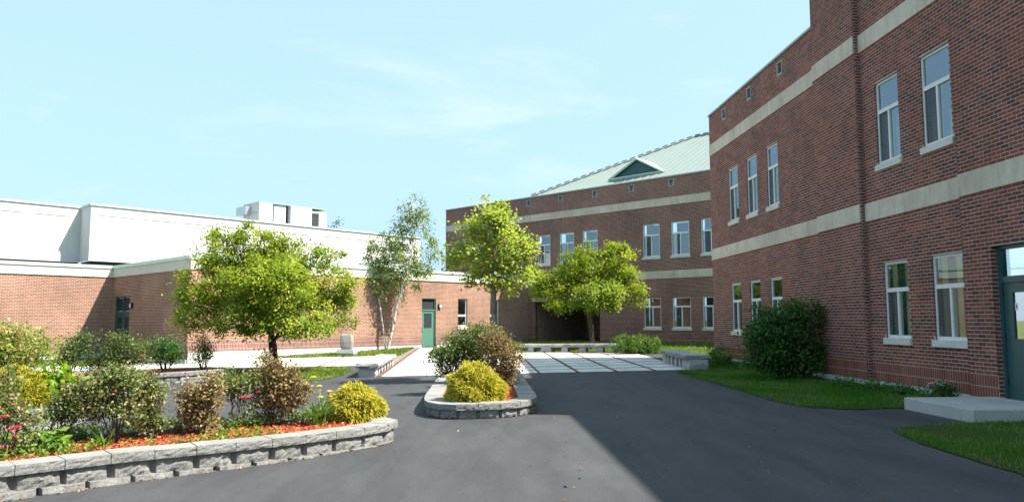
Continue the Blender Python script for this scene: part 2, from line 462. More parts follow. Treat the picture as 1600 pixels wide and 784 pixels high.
class Wall:
    """a vertical wall: s runs along it, z up, o outwards from its face"""
    def __init__(s, P, D, N): s.P, s.D, s.N = V2(P), V2(D), V2(N)
    def pt(s, a, z, o=0.0):
        p = s.P + s.D * a + s.N * o
        return (p.x, p.y, z)
    def quad(s, mb, a0, a1, z0, z1, o, mi=0, tint=.5, flip=False):
        p = [s.pt(a0, z0, o), s.pt(a1, z0, o), s.pt(a1, z1, o), s.pt(a0, z1, o)]; uv = [(a0, z0), (a1, z0), (a1, z1), (a0, z1)]
        n = (Vector(p[1]) - Vector(p[0])).cross(Vector(p[3]) - Vector(p[0]))
        if (n.x * s.N.x + n.y * s.N.y < 0) != flip: p.reverse(); uv.reverse()
        mb.face(p, uv, mi, tint)
    def box(s, mb, a0, a1, z0, z1, o0, o1, mi=0, tint=.5, back=True):
        s.quad(mb, a0, a1, z0, z1, o1, mi, tint)
        if back: s.quad(mb, a0, a1, z0, z1, o0, mi, tint, True)
        for a in (a0, a1):
            p = [s.pt(a, z0, o0), s.pt(a, z0, o1), s.pt(a, z1, o1), s.pt(a, z1, o0)]
            mb.face(p if a == a1 else p[::-1], [(o0, z0), (o1, z0), (o1, z1), (o0, z1)], mi, tint)
        for z in (z0, z1):
            mb.face([s.pt(a0, z, o0), s.pt(a1, z, o0), s.pt(a1, z, o1), s.pt(a0, z, o1)], [(a0, o0), (a1, o0), (a1, o1), (a0, o1)], mi, tint)
    def panel(s, mb, a0, a1, z0, z1, holes=(), o=0.0, depth=.16, rmi=0):
        """wall face with openings and their reveals"""
        hs = [(max(a0, h[0]), min(a1, h[1]), max(z0, h[2]), min(z1, h[3])) for h in holes if h[0] < a1 and h[1] > a0 and h[2] < z1 and h[3] > z0]
        A = sorted({a0, a1, *[h[0] for h in hs], *[h[1] for h in hs]})
        for b0, b1 in zip(A, A[1:]):
            c = (b0 + b1) / 2; cuts = sorted([(h[2], h[3]) for h in hs if h[0] < c < h[1]]); z = z0
            for q0, q1 in cuts:
                if q0 > z: s.quad(mb, b0, b1, z, q0, o)
                z = q1
            if z < z1: s.quad(mb, b0, b1, z, z1, o)
        for h in hs:
            for a in [q for q in (h[0], h[1]) if a0 + 1e-6 < q < a1 - 1e-6]: mb.face([s.pt(a, h[2], o), s.pt(a, h[3], o), s.pt(a, h[3], o - depth), s.pt(a, h[2], o - depth)], [(0, h[2]), (0, h[3]), (depth, h[3]), (depth, h[2])], rmi)
            for z in [q for q in (h[2], h[3]) if z0 + 1e-6 < q < z1 - 1e-6]: mb.face([s.pt(h[0], z, o), s.pt(h[1], z, o), s.pt(h[1], z, o - depth), s.pt(h[0], z, o - depth)], [(h[0], 0), (h[1], 0), (h[1], depth), (h[0], depth)], rmi)

def window(wall, parent, s0, s1, z0, z1, o=0.0, bar=.37, sill=True, left_high=True, curtain=True, rs=0):
    """aluminium window: fixed light over a pair; sill of stone; z0 is the sill's underside"""
    r = random.Random(rs); zb = z0 + (.13 if sill else .03)
    f = MB(); t = .05; d0, d1 = o - .11, o - .035
    zt = z1 - (z1 - zb) * bar; mid = (s0 + s1) / 2
    wall.box(f, s0, s0 + t, zb, z1, d0, d1); wall.box(f, s1 - t, s1, zb, z1, d0, d1)
    wall.box(f, s0 + t, s1 - t, zb, zb + t * 1.3, d0, d1 - .003); wall.box(f, s0 + t, s1 - t, z1 - t, z1, d0, d1 - .003)
    fo = f.build('window', M['frame'], parent)
    b = MB(); wall.box(b, s0 + t, s1 - t, zt - .042, zt + .042, d0, d1 + .010); b.build('transom_bar', M['frame'], fo)
    b = MB(); wall.box(b, mid - .026, mid + .026, zb + t * 1.3, zt - .042, d0, d1 + .006); b.build('mullion', M['frame'], fo)
    for a0, a1, q0, q1 in ((s0 + t, s1 - t, zt + .042, z1 - t), (s0 + t, mid - .026, zb + t * 1.3, zt - .042), (mid + .026, s1 - t, zb + t * 1.3, zt - .042)):
        p = MB(); wall.quad(p, a0, a1, q0, q1, o - .062); p.build('pane', M['glass' if z0 > 3 else 'glass_low'], fo)
    p = MB(); wall.box(p, s0, s1, zb, z1, o - .62, o - .6); p.build('room_shade', M['dark_room'], fo)
    if curtain:
        c = MB(); n = 7
        lo, hi = (s0 + t, mid + (s1 - s0) * r.uniform(-.25, -.02)) if not left_high else (mid + (s1 - s0) * r.uniform(.02, .25), s1 - t)
        for k in range(n * 2):
            a = lo + (hi - lo) * k / (n * 2); b2 = lo + (hi - lo) * (k + 1) / (n * 2); q = .03 if k % 2 else 0; q2 = 0 if k % 2 else .03
            c.face([wall.pt(a, zb, o - .3 + q), wall.pt(b2, zb, o - .3 + q2), wall.pt(b2, z1, o - .3 + q2), wall.pt(a, z1, o - .3 + q)])
        c.build('curtain', M['curtain'], fo)
    lo, hi = (mid + .026, s1 - t) if left_high else (s0 + t, mid - .026)
    c = MB(); wall.box(c, lo, hi, zb + t * 1.3, zt - .042, o - .056, o - .053, back=False); c.build('insect_screen', M['mesh_screen'], fo)
    if sill:
        c = MB(); wall.box(c, s0 - .05, s1 + .05, z0, zb, o - .16, o + .05); c.build('sill', M['sill'], fo)
    return fo

def run(wall, parent, name, mat, s0, s1, z0, z1, o0, o1, step, gap=.006):
    """a string course or coping laid in separate lengths"""
    n = max(1, round((s1 - s0) / step)); L = (s1 - s0) / n
    for k in range(n):
        mb = MB(); wall.box(mb, s0 + k * L + gap / 2, s0 + (k + 1) * L - gap / 2, z0, z1, o0, o1); mb.build(name, mat, parent)

def vent(wall, parent, s, z, o=0.0, w=.34, h=.38):
    mb = MB(); t = .028
    for a0, a1, b0, b1 in ((s - w / 2, s + w / 2, z - h / 2, z - h / 2 + t), (s - w / 2, s + w / 2, z + h / 2 - t, z + h / 2),
                           (s - w / 2, s - w / 2 + t, z - h / 2 + t, z + h / 2 - t), (s + w / 2 - t, s + w / 2, z - h / 2 + t, z + h / 2 - t)):
        wall.box(mb, a0, a1, b0, b1, o - .25, o + .012)
    fo = mb.build('scupper', M['cap_grey'], parent)
    b = MB(); wall.box(b, s - w / 2, s + w / 2, z - h / 2, z + h / 2, o - .29, o - .252); b.build('scupper_sky_back', M['white_panel'], fo)  # white back stands in for the bright sky seen through the opening

# ------------------------------------------------------------------ right wing (brick by brick)
right = thing('school_building', 'tall red brick wing with two pale stone bands, in shade along the asphalt', 'building')
RW = Wall((7.92, 16.58), W_DIR, (-W_DIR.y, W_DIR.x))
B1, B1t, B2, B2t, COP = 3.785, 4.185, 7.655, 8.065, 9.21
TOWER_TOP = 10.45
SEG = [(1.97, 10.66, 0.0, COP), (-0.10, 1.97, .12, TOWER_TOP), (-3.48, -0.10, 0.0, TOWER_TOP), (-5.75, -3.48, .12, TOWER_TOP), (-24.0, -5.75, 0.0, COP)]
UP = [(-1.56, -.69), (-3.23, -2.33), (7.80, 8.71), (6.14, 7.01), (4.55, 5.38)]
R_WIN = [(a, b, 4.81, 6.74) for a, b in UP] + [(a, b, 1.10, 2.82) for a, b in [(-1.60, -.71), (-3.34, -2.39)] + UP[2:]]
R_VENT = [(s - .17, s + .17, 8.63, 9.01) for s in (9.01, 6.62, 4.22)]
DOOR = (-5.25, -4.20, .29, 2.83)
FND = .29
mb = MB()
def r_seg(s):
    for a, b, o, t in SEG:
        if a <= s <= b: return o, t
for a, b, o, t in SEG:
    RW.panel(mb, a, b, FND, t - .06, R_WIN + R_VENT + [DOOR], o - .001, .2, 1)
for s, o0, o1, t in ((1.97, 0, .12, TOWER_TOP), (-.10, 0, .12, TOWER_TOP), (-3.48, 0, .12, TOWER_TOP), (-5.75, 0, .12, TOWER_TOP)):
    mb.face([RW.pt(s, FND, o0 - .006), RW.pt(s, FND, o1 - .006), RW.pt(s, t - .06, o1 - .006), RW.pt(s, t - .06, o0 - .006)], [(0, FND), (.12, FND), (.12, t), (0, t)], 1)
far = Wall(RW.pt(10.66, 0)[:2], V2((.94, -.34)).normalized(), V2((.34, .94)).normalized())
far.panel(mb, 0, 9, FND, COP - .06, (), 0)
for sgn in (1.97, -5.75):     # sides of the raised block above the lower parapets
    mb.face([RW.pt(sgn, COP - .3, .11), RW.pt(sgn, COP - .3, -6), RW.pt(sgn, TOWER_TOP - .06, -6), RW.pt(sgn, TOWER_TOP - .06, .11)], [(0, 0), (6, 0), (6, 2), (0, 2)])
mb.face([RW.pt(-5.75, COP - .3, -6), RW.pt(1.97, COP - .3, -6), RW.pt(1.97, TOWER_TOP - .06, -6), RW.pt(-5.75, TOWER_TOP - .06, -6)])
r_wall = mb.build('wall', [M['mortar'], M['brick']], right)
q = [RW.pt(10.6, 0, -.05)[:2], RW.pt(-24, 0, -.05)[:2], RW.pt(-24, 0, -9)[:2], far.pt(8.9, 0)[:2]]
mb = MB(); mb.prism(ccw(q), COP - .5, COP - .35); mb.build('roof', M['dark_metal'], right)
q = [RW.pt(1.9, 0, -.05)[:2], RW.pt(-5.7, 0, -.05)[:2], RW.pt(-5.7, 0, -5.9)[:2], RW.pt(1.9, 0, -5.9)[:2]]
mb = MB(); mb.prism(ccw(q), TOWER_TOP - .5, TOWER_TOP - .35); mb.build('raised_roof', M['dark_metal'], right)
# lower string course / upper string course / coping / footing
for a, b, o, t in SEG[:-1]:
    run(RW, right, 'stone_band', M['band'], a + .004, b - .004, B1, B1t, o - .1, o + .022, 2.1)
    run(RW, right, 'stone_band', M['band'], a + .004, b - .004, B2, B2t, o - .1, o + .022, 2.1)
    run(RW, right, 'coping', M['cap_grey'], a, b, t - .06, t, o - .3, o + .05, 3.0)
    run(RW, right, 'footing', M['foundation'], a, b, -.2, FND, o - .3, o + .03, 4.0)
a, b, o, t = SEG[-1]
run(RW, right, 'coping', M['cap_grey'], a, b, t - .06, t, o - .3, o + .05, 6.0)
run(far, right, 'coping', M['cap_grey'], .05, 9, COP - .06, COP, -.3, .05, 6.0)
for i, (s0, s1, z0, z1) in enumerate(R_WIN):
    window(RW, right, s0, s1, z0, z1, 0.0, .36 if z0 > 3 else .37, rs=i)
for s in (9.01, 6.62, 4.22): vent(RW, right, s, 8.82)

# the bricks themselves
def course_free(z, s0, s1):
    cut = [(h[0] - (.05 if h[2] in (4.81, 1.10) and z < h[2] + .17 else 0), h[1] + (.05 if h[2] in (4.81, 1.10) and z < h[2] + .17 else 0)) for h in R_WIN + R_VENT + [DOOR] if h[2] - .005 < z < h[3] + .005]
    iv = [(s0, s1)]
    for c0, c1 in cut:
        iv = [p for a, b in iv for p in ((a, min(b, c0)), (max(a, c1), b)) if p[1] - p[0] > .02]
    return iv
BR = []                                                     # (s0, s1, z0, z1, o, tint, full)
def lay(s0, s1, z0, z1, o, h, w=.203, bond=True, red=False):
    n = max(1, round((z1 - z0) / h)); hh = (z1 - z0) / n
    for k in range(n):
        za, zb = z0 + k * hh + .0065, z0 + (k + 1) * hh - .0065; zc = (za + zb) / 2
        for a, b in course_free(zc, s0, s1):
            x = math.floor(a / w) * w - (w / 2 if (bond and k % 2) else 0)
            while x < b:
                p, q = max(a, x + .0065), min(b, x + w - .0065)
                if q - p > .025:
                    t = rng.beta(1.6, 1.7) if not (red and k in (0, n - 1)) else rng.uniform(.35, .75)
                    BR.append((p, q, za, zb, o, t, q - p > w - .0135 and bond))
                x += w
for a, b, o, t in SEG[:-1]:
    lay(a, b, FND, .49, o + .001, .2, .0677, False, True); lay(a, b, .49, .69, o + .001, .2, .0677, False, True)
    lay(a, b, .69, B1, o, .0677, red=True); lay(a, b, B1t, B2, o, .0677, red=True); lay(a, b, B2t, t - .06, o, .0677, red=True)
def dist_seen(s, z):
    p = RW.pt(s, z); y = p[1] * math.cos(PITCH) + (p[2] - EYE) * math.sin(PITCH)
    if y < .5: return 1e9
    px = 800 + F_PX * p[0] / y; py = 392 - F_PX * (-p[1] * math.sin(PITCH) + (p[2] - EYE) * math.cos(PITCH)) / y
    return y if 4 < px < 1594 and 4 < py < 780 else 1e9
full = sorted([i for i, b in enumerate(BR) if b[6]], key=lambda i: dist_seen((BR[i][0] + BR[i][1]) / 2, BR[i][2]))[:300]
pick = set(full)
mb = MB()
for i, (a, b, z0, z1, o, t, f) in enumerate(BR):
    if i not in pick: RW.box(mb, a, b, z0, z1, o - .02, o + .0003 + .002 * math.sin(i * 12.9898) ** 2, tint=float(t), back=False)
structure(mb.build('brick_courses', M['brick_piece'], r_wall), 'stuff')
BV = []
for k in range(8):
    mb = MB(); ww, hh = .190, (B1 - .69) / 46 - .013
    Wall((0, 0), (1, 0), (0, 1)).box(mb, 0, ww, 0, hh, -.02, .0012, tint=(k + .5) / 8, back=False)
    BV.append(mb.mesh('brick', M['brick_piece']))
rz = math.atan2(RW.D.y, RW.D.x)
for i in full:
    a, b, z0, z1, o, t, f = BR[i]
    e = inst('brick', BV[min(7, int(t * 8))], r_wall, RW.pt(a, z0, o), rz, (1, 1, (z1 - z0) / hh))

# green door at the right
d0, d1, dz, dt = DOOR
mb = MB()
RW.box(mb, d0, d0 + .06, dz, dt, -.10, .02); RW.box(mb, d1 - .06, d1, dz, dt, -.10, .02); RW.box(mb, d0 + .06, d1 - .06, dt - .06, dt, -.10, .018); RW.box(mb, d0 + .06, d1 - .06, 2.22, 2.32, -.10, .018)
dfr = mb.build('door_frame', M['teal_door'], right)
mb = MB(); g0, g1 = d0 + .2, d1 - .26
for aa, bb, q0, q1 in ((d0 + .065, g0, dz, 2.22), (g1, d1 - .065, dz, 2.22), (g0, g1, dz, 1.30), (g0, g1, 2.05, 2.22)): RW.box(mb, aa, bb, q0, q1, -.06, -.012)
door = mb.build('door', M['teal_door'], right)
mb = MB(); RW.quad(mb, g0, g1, 1.30, 2.05, -.035); mb.build('door_glass', M['glass'], door)
mb = MB(); RW.box(mb, g1 - .08, g1 - .02, 1.76, 1.88, -.034, -.031); mb.build('notice', M['notice_paper'], door)
mb = MB(); RW.box(mb, g1 - .07, g1 - .04, 1.80, 1.84, -.0305, -.0295); mb.build('notice_mark', M['notice_red'], door)
mb = MB(); RW.quad(mb, d0 + .06, d1 - .06, 2.32, dt - .06, -.04); mb.build('transom_pane', M['glass'], dfr)
mb = MB(); RW.box(mb, d0, d1, dz, dt, -.5, -.48); mb.build('room_shade', M['dark_room'], dfr)
mb = MB(); mb.tube([RW.pt(d0 + .13, 1.28, .0), RW.pt(d0 + .13, 1.28, .05), RW.pt(d0 + .13, 1.05, .05), RW.pt(d0 + .13, 1.05, .0)], .012); mb.build('handle', M['metal'], door)
for hz in (.55, 1.25, 2.0):
    mb = MB(); mb.tube([RW.pt(d1 - .063, hz, .0), RW.pt(d1 - .063, hz + .12, .0)], .012); mb.build('hinge', M['dark_metal'], door)

# ------------------------------------------------------------------ rear wing
rear = thing('school_building', 'red brick wing with a pale green metal roof behind the plaza', 'building')
CW = Wall((10.07, 37.12), V_DIR, (-U_DIR.x, -U_DIR.y))
c_up = [(10.69, 11.70), (8.87, 9.97), (7.16, 8.24), (3.06, 4.11), (1.29, 2.36), (-.48, .61), (-2.3, -1.2)]
C_WIN = [(a, b, 4.83, 6.73) for a, b in c_up] + [(a, b, 1.07, 2.78) for a, b in c_up[3:]]
C_VS = (12.44, 9.88, 7.33, 4.80, 2.28, -.25)
FLOOR = .28
mb = MB()
CW.panel(mb, -9, 20.16, FLOOR + .4, COP - .06, C_WIN + [(s - .17, s + .17, 8.63, 9.01) for s in C_VS] + [(7.05, 11.9, 0, 2.72)], 0, .2)
lend = Wall(CW.pt(20.16, 0)[:2], U_DIR, (V_DIR.x, V_DIR.y))
lend.panel(mb, 0, 12, FLOOR, COP - .06)
# walls of the entry recess
r0 = Wall(CW.pt(7.05, 0)[:2], U_DIR, V_DIR); r1 = Wall(CW.pt(11.9, 0)[:2], U_DIR, -V_DIR)
r0.panel(mb, 0, 5, FLOOR, 2.72); r1.panel(mb, 0, 5, FLOOR, 2.72)
CW.panel(mb, 7.05, 11.9, FLOOR, 2.72, [(8.2, 10.2, FLOOR, 2.5)], -5)
c_wall = mb.build('wall', M['brick'], rear)
mb = MB(); CW.panel(mb, -9, 20.16, FLOOR, FLOOR + .4, [(7.05, 11.9, 0, 2.72)], .006, .2); mb.build('soldier_course', M['soldier'], c_wall)
mb = MB(); CW.box(mb, -9, 7.0, -.2, FLOOR, -.3, .03); CW.box(mb, 11.95, 20.1, -.2, FLOOR, -.3, .03); mb.build('footing', M['foundation'], rear)
mb = MB(); CW.box(mb, 7.06, 11.89, 2.722, 2.85, -5, -.02); mb.build('recess_ceiling', M['dark_metal'], rear)
mb = MB(); CW.box(mb, 7.06, 11.89, .0, .27, -5, -.02); mb.build('recess_floor', M['concrete'], rear)
mb = MB(); CW.box(mb, 6.95, 12.0, 2.722, 2.93, -.05, .22); mb.build('entry_lintel', M['band'], rear)
for k in range(2):
    a0 = 8.2 + k * 1.0
    mb = MB(); CW.box(mb, a0 + .01, a0 + .99, FLOOR, 2.5, -5.08, -5.03); dd = mb.build('door', M['dark_green'], rear)  # doors coloured dark to paint in the deep shade of the recess
    mb = MB(); CW.box(mb, a0 + .2, a0 + .8, 1.0, 2.1, -5.03, -5.022); mb.build('door_glass', M['screen'], dd)
run(CW, rear, 'stone_band', M['band'], -9, 20.16, B2 - .01, B2t, -.1, .03, 2.4)
run(CW, rear, 'stone_band', M['band'], -9, 20.16, B1, B1t, -.1, .03, 2.4)
run(lend, rear, 'stone_band', M['band'], .03, 12, B2 - .01, B2t, -.1, .03, 2.4)
run(CW, rear, 'coping', M['cap_grey'], -9, 20.2, COP - .06, COP, -.4, .05, 3.0)
run(lend, rear, 'coping', M['cap_grey'], .05, 12, COP - .06, COP, -.4, .05, 3.0)
for i, (s0, s1, z0, z1) in enumerate(C_WIN): window(CW, rear, s0, s1, z0, z1, 0, .34 if z0 > 3 else .30, rs=40 + i, curtain=i % 3 != 1)
mb = MB(); CW.box(mb, 1.97, 2.10, 1.72, 1.86, -.061, -.058); mb.build('notice', M['notice_paper'], rear)
mb = MB(); CW.box(mb, 2.0, 2.07, 1.76, 1.82, -.0575, -.0565); mb.build('notice_mark', M['notice_red'], rear)
for s in C_VS: vent(CW, rear, s, 8.82)
for (s, z, w, h) in ((16.55, 6.2, .62, .60), (16.15, 5.42, .44, .52)):
    mb = MB(); CW.box(mb, s - w / 2, s + w / 2, z - h / 2, z + h / 2, .03, .35); bx_ = mb.build('exhaust_hood', M['hvac'], rear)
    mb = MB(); CW.box(mb, s - w / 2 + .05, s + w / 2 - .05, z - h / 2 - .05, z - h / 2 - .002, .06, .32); mb.build('louvre', M['dark_metal'], bx_)
# hipped standing seam roof
RM, RR, RE = 7.4, 3.9, 9.27
def roof_pt(s, d, up=0.0):
    p = CW.P + CW.D * s + U_DIR * (.4 + d)
    return (p.x, p.y, RE + d * RR / RM + up)
mb = MB(); mb.face([roof_pt(-10, 0, -.03), roof_pt(12.6, 0, -.03), roof_pt(12.6 - RM, RM, -.03), roof_pt(-10, RM, -.03)])
mb.face([roof_pt(12.6, 0, -.03), (*(CW.P + CW.D * 12.6 + U_DIR * 15.2), RE), roof_pt(12.6 - RM, RM, -.03)])
mb.face([roof_pt(-10, RM, -.03), roof_pt(12.6 - RM, RM, -.03), (*(CW.P + CW.D * 12.6 + U_DIR * 15.2), RE), (*(CW.P - CW.D * 10 + U_DIR * 15.2), RE)])
roof = mb.build('roof', M['roof'], rear)
s = 12.6; pw = .46
def slope_len(s): return min(RM, max(0.0, 12.6 - s))
k = 0
while s > -7.4:
    a, b = s, s - pw; mb = MB()
    la, lb = slope_len(a), slope_len(b)
    if la < RM and lb >= RM and (12.6 - b) > RM + 1e-6: ring = [roof_pt(a, 0), roof_pt(a, la), roof_pt(12.6 - RM, RM), roof_pt(b, RM), roof_pt(b, 0)]
    else: ring = [roof_pt(a, 0), roof_pt(a, la), roof_pt(b, lb), roof_pt(b, 0)]
    if la == 0: ring.pop(0)
    mb.face(ring)
    c = [roof_pt(b - .018, 0, .0), roof_pt(b + .018, 0, .0), roof_pt(b + .018, lb, .0), roof_pt(b - .018, lb, .0)]
    mb.hexa(c + [(p[0], p[1], p[2] + .035) for p in c], skip=('bottom',))
    mb.build('roof_panel', M['roof'], roof); s -= pw
hipA, hipB = Vector(roof_pt(12.6, 0, .05)), Vector(roof_pt(12.6 - RM, RM, .05)); rdgB = Vector(roof_pt(-7.4, RM, .05))
mb = MB(); mb.tube([hipA, hipB, rdgB], .07, 6); mb.build('ridge_cap', M['roof'], roof)
mb = MB()
for A, B_ in ((hipA, hipB), (hipB, rdgB)):
    n = int((B_ - A).length / .55)
    for j in range(n):
        p, q_ = A.lerp(B_, j / n), A.lerp(B_, (j + .62) / n); up = Vector((0, 0, .09))
        mb.tube([p + up, q_ + up], .035, 4)
structure(mb.build('ridge_closure', M['dark_metal'], roof), 'stuff')
# louvred gable on the slope
def dz(s, z, d=1.0): p = CW.P + CW.D * s + U_DIR * (.4 + d); return (p.x, p.y, z)
gz0, gz1, ga, gb, gm = 9.80, 10.78, 3.62, 7.15, 5.30
top_d = (gz1 - RE) * RM / RR
apex_b = roof_pt(gm, top_d, .02)
mb = MB()
mb.face([dz(ga - .15, gz0 - .03, .85), dz(gm, gz1 + .05, .85), apex_b, roof_pt(ga - .15, 1.0, .0)]); mb.face([dz(gm, gz1 + .05, .85), dz(gb + .15, gz0 - .03, .85), roof_pt(gb + .15, 1.0, 0), apex_b])
mb.face([dz(ga - .15, gz0 - .08, .85), dz(gm, gz1 - .0, .85), apex_b, roof_pt(ga - .15, 1.0, -.02)]); mb.face([dz(gm, gz1, .85), dz(gb + .15, gz0 - .08, .85), roof_pt(gb + .15, 1.0, -.02), apex_b])
gab = mb.build('gable', M['roof'], roof)
mb = MB()
for (s0_, z0_), (s1_, z1_) in (((ga - .1, gz0 - .02), (gm, gz1)), ((gm, gz1), (gb + .1, gz0 - .02)), ((ga - .1, gz0 - .02), (gb + .1, gz0 - .02))):
    mb.tube([dz(s0_, z0_, .86), dz(s1_, z1_, .86)], .075, 4)
mb.build('gable_trim', M['cap'], roof)
mb = MB(); mb.face([dz(ga + .1, gz0, 1.0), dz(gb - .1, gz0, 1.0), dz(gm, gz1 - .08, 1.0)]); mb.build('gable_back', M['dark_green'], roof)
for j in range(8):
    t0 = j / 8; z_ = gz0 + .03 + (gz1 - gz0 - .16) * t0; sa, sb = ga + .12 + (gm - ga) * t0, gb - .12 + (gm - gb) * t0
    mb = MB(); c = [dz(sa, z_, .97), dz(sb, z_, .97), dz(sb, z_ + .10, .99), dz(sa, z_ + .10, .99)]; mb.face(c); c2 = [dz(sa, z_, .97), dz(sb, z_, .97), dz(sb, z_ - .015, .985), dz(sa, z_ - .015, .985)]; mb.face(c2)
    mb.build('louvre_slat', M['dark_green'], roof)

# ------------------------------------------------------------------ low wing
low = thing('school_building', 'low one storey red brick wing with cream fascia and green door behind the trees', 'building')
Q = V2((.98, 45.72)); CORNER = Q - U_DIR * 20.78; INNER = CORNER + V_DIR * 8.78
LW = Wall(Q, U_DIR, -V_DIR); SW = Wall(CORNER, V_DIR, -U_DIR); FW = Wall(INNER, U_DIR, -V_DIR)
BT, FT, CT = 3.70, 4.12, 4.27
L_WIN = [(-5.80, -5.09, 1.10, 2.80), (-3.27, -2.52, 1.10, 2.80)]
L_DOOR = (-8.40, -7.42, .20, 2.76); S_DOOR = (6.50, 8.45, -.15, 2.72)
mb = MB()
LW.panel(mb, -20.78, .6, .68, BT, L_WIN + [L_DOOR], 0, .18)
SW.panel(mb, 0, 8.78, .40, BT, [S_DOOR], 0, .18)
FW.panel(mb, -24, 0, .40, BT)
l_wall = mb.build('wall', M['brick_low'], low)
mb = MB(); LW.panel(mb, -20.78, .6, .28, .68, [L_DOOR], .008, .18); SW.panel(mb, 0.0, 8.78, .0, .40, [S_DOOR], .008, .18); FW.panel(mb, -24, 0, 0, .40, (), .008)
mb.build('soldier_course', M['soldier'], l_wall)
mb = MB(); LW.box(mb, -20.75, -8.42, -.6, .28, -.3, .03); LW.box(mb, -7.40, .5, -.6, .28, -.3, .03); SW.box(mb, .03, 6.48, -.6, 0, -.3, .03); SW.box(mb, 8.47, 8.7, -.6, 0, -.3, .03); FW.box(mb, -24, -.05, -.8, 0, -.3, .03)
mb.build('footing', M['foundation'], low)
for wl_, a, b in ((LW, -20.78, .3), (SW, .04, 8.74), (FW, -24, -.05)):
    run(wl_, low, 'fascia_panel', M['fascia'], a, b, BT, FT, -.2, .05, 2.4)
    run(wl_, low, 'coping', M['cap'], a - (.1 if wl_ is LW else 0), b, FT, CT, -.35, .10, 4.5, .004)
q = [LW.pt(-20.6, 0, -.2)[:2], LW.pt(.4, 0, -.2)[:2], LW.pt(.4, 0, -14)[:2], FW.pt(-24, 0, -12)[:2], FW.pt(-24, 0, -.2)[:2], SW.pt(8.9, 0, -.2)[:2]]
mb = MB(); mb.prism(ccw(q), 3.80, 3.95); mb.build('roof', M['dark_metal'], low)
for k, (s0, s1, z0, z1) in enumerate(L_WIN):
    f = MB(); t = .06; zb = z0 + .16; zt = 1.86
    LW.box(f, s0, s0 + t, zb, z1, -.15, -.08); LW.box(f, s1 - t, s1, zb, z1, -.15, -.08); LW.box(f, s0 + t, s1 - t, zb, zb + t, -.15, -.083); LW.box(f, s0 + t, s1 - t, z1 - t, z1, -.15, -.083)
    fo = f.build('window', M['frame'], low)
    f = MB(); LW.box(f, s0 + t, s1 - t, zt - .05, zt + .05, -.15, -.07); f.build('transom_bar', M['frame'], fo)
    f = MB(); LW.quad(f, s0 + t, s1 - t, zt + .05, z1 - t, -.12); f.build('pane', M['glass'], fo)
    f = MB(); LW.quad(f, s0 + t, s1 - t, zb + t, zt - .05, -.12); f.build('pane', M['glass'], fo)
    f = MB(); LW.box(f, s0 + t, s1 - t, zb + t, zt - .05, -.20, -.17); f.build('blind', M['metal'], fo)
    f = MB(); LW.box(f, s0, s1, zt, z1, -.6, -.58); f.build('room_shade', M['dark_room'], fo)
    f = MB(); LW.box(f, s0 - .04, s1 + .04, z0, zb, -.16, .04); f.build('sill', M['sill'], fo)
# single green door
d0, d1, dz0, dt = L_DOOR
mb = MB(); LW.box(mb, d0, d0 + .05, dz0, dt, -.17, -.06); LW.box(mb, d1 - .05, d1, dz0, dt, -.17, -.06); LW.box(mb, d0 + .05, d1 - .05, dt - .05, dt, -.17, -.063); LW.box(mb, d0 + .05, d1 - .05, 2.10, 2.17, -.17, -.063)
fr = mb.build('door_frame', M['green_door'], low)
mb = MB(); LW.box(mb, d0 + .05, d1 - .05, 2.17, dt - .05, -.15, -.13); mb.build('transom_panel', M['screen'], fr)
mb = MB(); g0, g1 = d0 + .22, d1 - .22
for aa, bb, q0, q1 in ((d0 + .055, g0, dz0, 2.10), (g1, d1 - .055, dz0, 2.10), (g0, g1, dz0, 1.18), (g0, g1, 1.95, 2.10)): LW.box(mb, aa, bb, q0, q1, -.15, -.10)
dd = mb.build('door', M['green_door'], low)
mb = MB(); LW.box(mb, g0, g1, 1.18, 1.95, -.14, -.125); mb.build('door_glass', M['screen'], dd)
mb = MB(); LW.box(mb, d0 + .09, d0 + .15, 1.0, 1.2, -.10, -.05); mb.build('handle', M['metal'], dd)
def lamp(wl_, s, z):
    mb = MB(); wl_.box(mb, s - .09, s + .09, z - .12, z + .12, .0, .10); o = mb.build('wall_light', M['dark_metal'], low)
    mb = MB(); wl_.box(mb, s - .06, s + .06, z - .08, z + .085, .10, .115); mb.build('lens', M['lens'], o)
lamp(LW, -7.18, 2.36); lamp(SW, 6.18, 2.28)
# double door in the shaded return
d0, d1, dz0, dt = S_DOOR
mb = MB(); SW.box(mb, d0, d0 + .06, dz0, dt, -.17, -.05); SW.box(mb, d1 - .06, d1, dz0, dt, -.17, -.05); SW.box(mb, d0 + .06, d1 - .06, dt - .05, dt, -.17, -.053); SW.box(mb, d0 + .06, d1 - .06, 1.93, 2.03, -.17, -.053)
md = (d0 + d1) / 2; SW.box(mb, md - .04, md + .04, 2.03, dt - .05, -.17, -.055)
fr = mb.build('door_frame', M['dark_green'], low)
for a0, a1 in ((d0 + .065, md - .01), (md + .01, d1 - .065)):
    mb = MB(); SW.box(mb, a0, a0 + .16, dz0, 1.93, -.14, -.09); SW.box(mb, a1 - .16, a1, dz0, 1.93, -.14, -.09); SW.box(mb, a0 + .16, a1 - .16, dz0, .45, -.14, -.09); SW.box(mb, a0 + .16, a1 - .16, 1.75, 1.93, -.14, -.09)
    dd = mb.build('door', M['dark_green'], low)
    mb = MB(); SW.box(mb, a0 + .16, a1 - .16, .45, 1.75, -.13, -.115); mb.build('door_glass', M['screen'], dd)
    mb = MB(); SW.box(mb, a0 + .06, a1 - .04, 2.04, dt - .06, -.14, -.12); mb.build('transom_panel', M['screen'], fr)

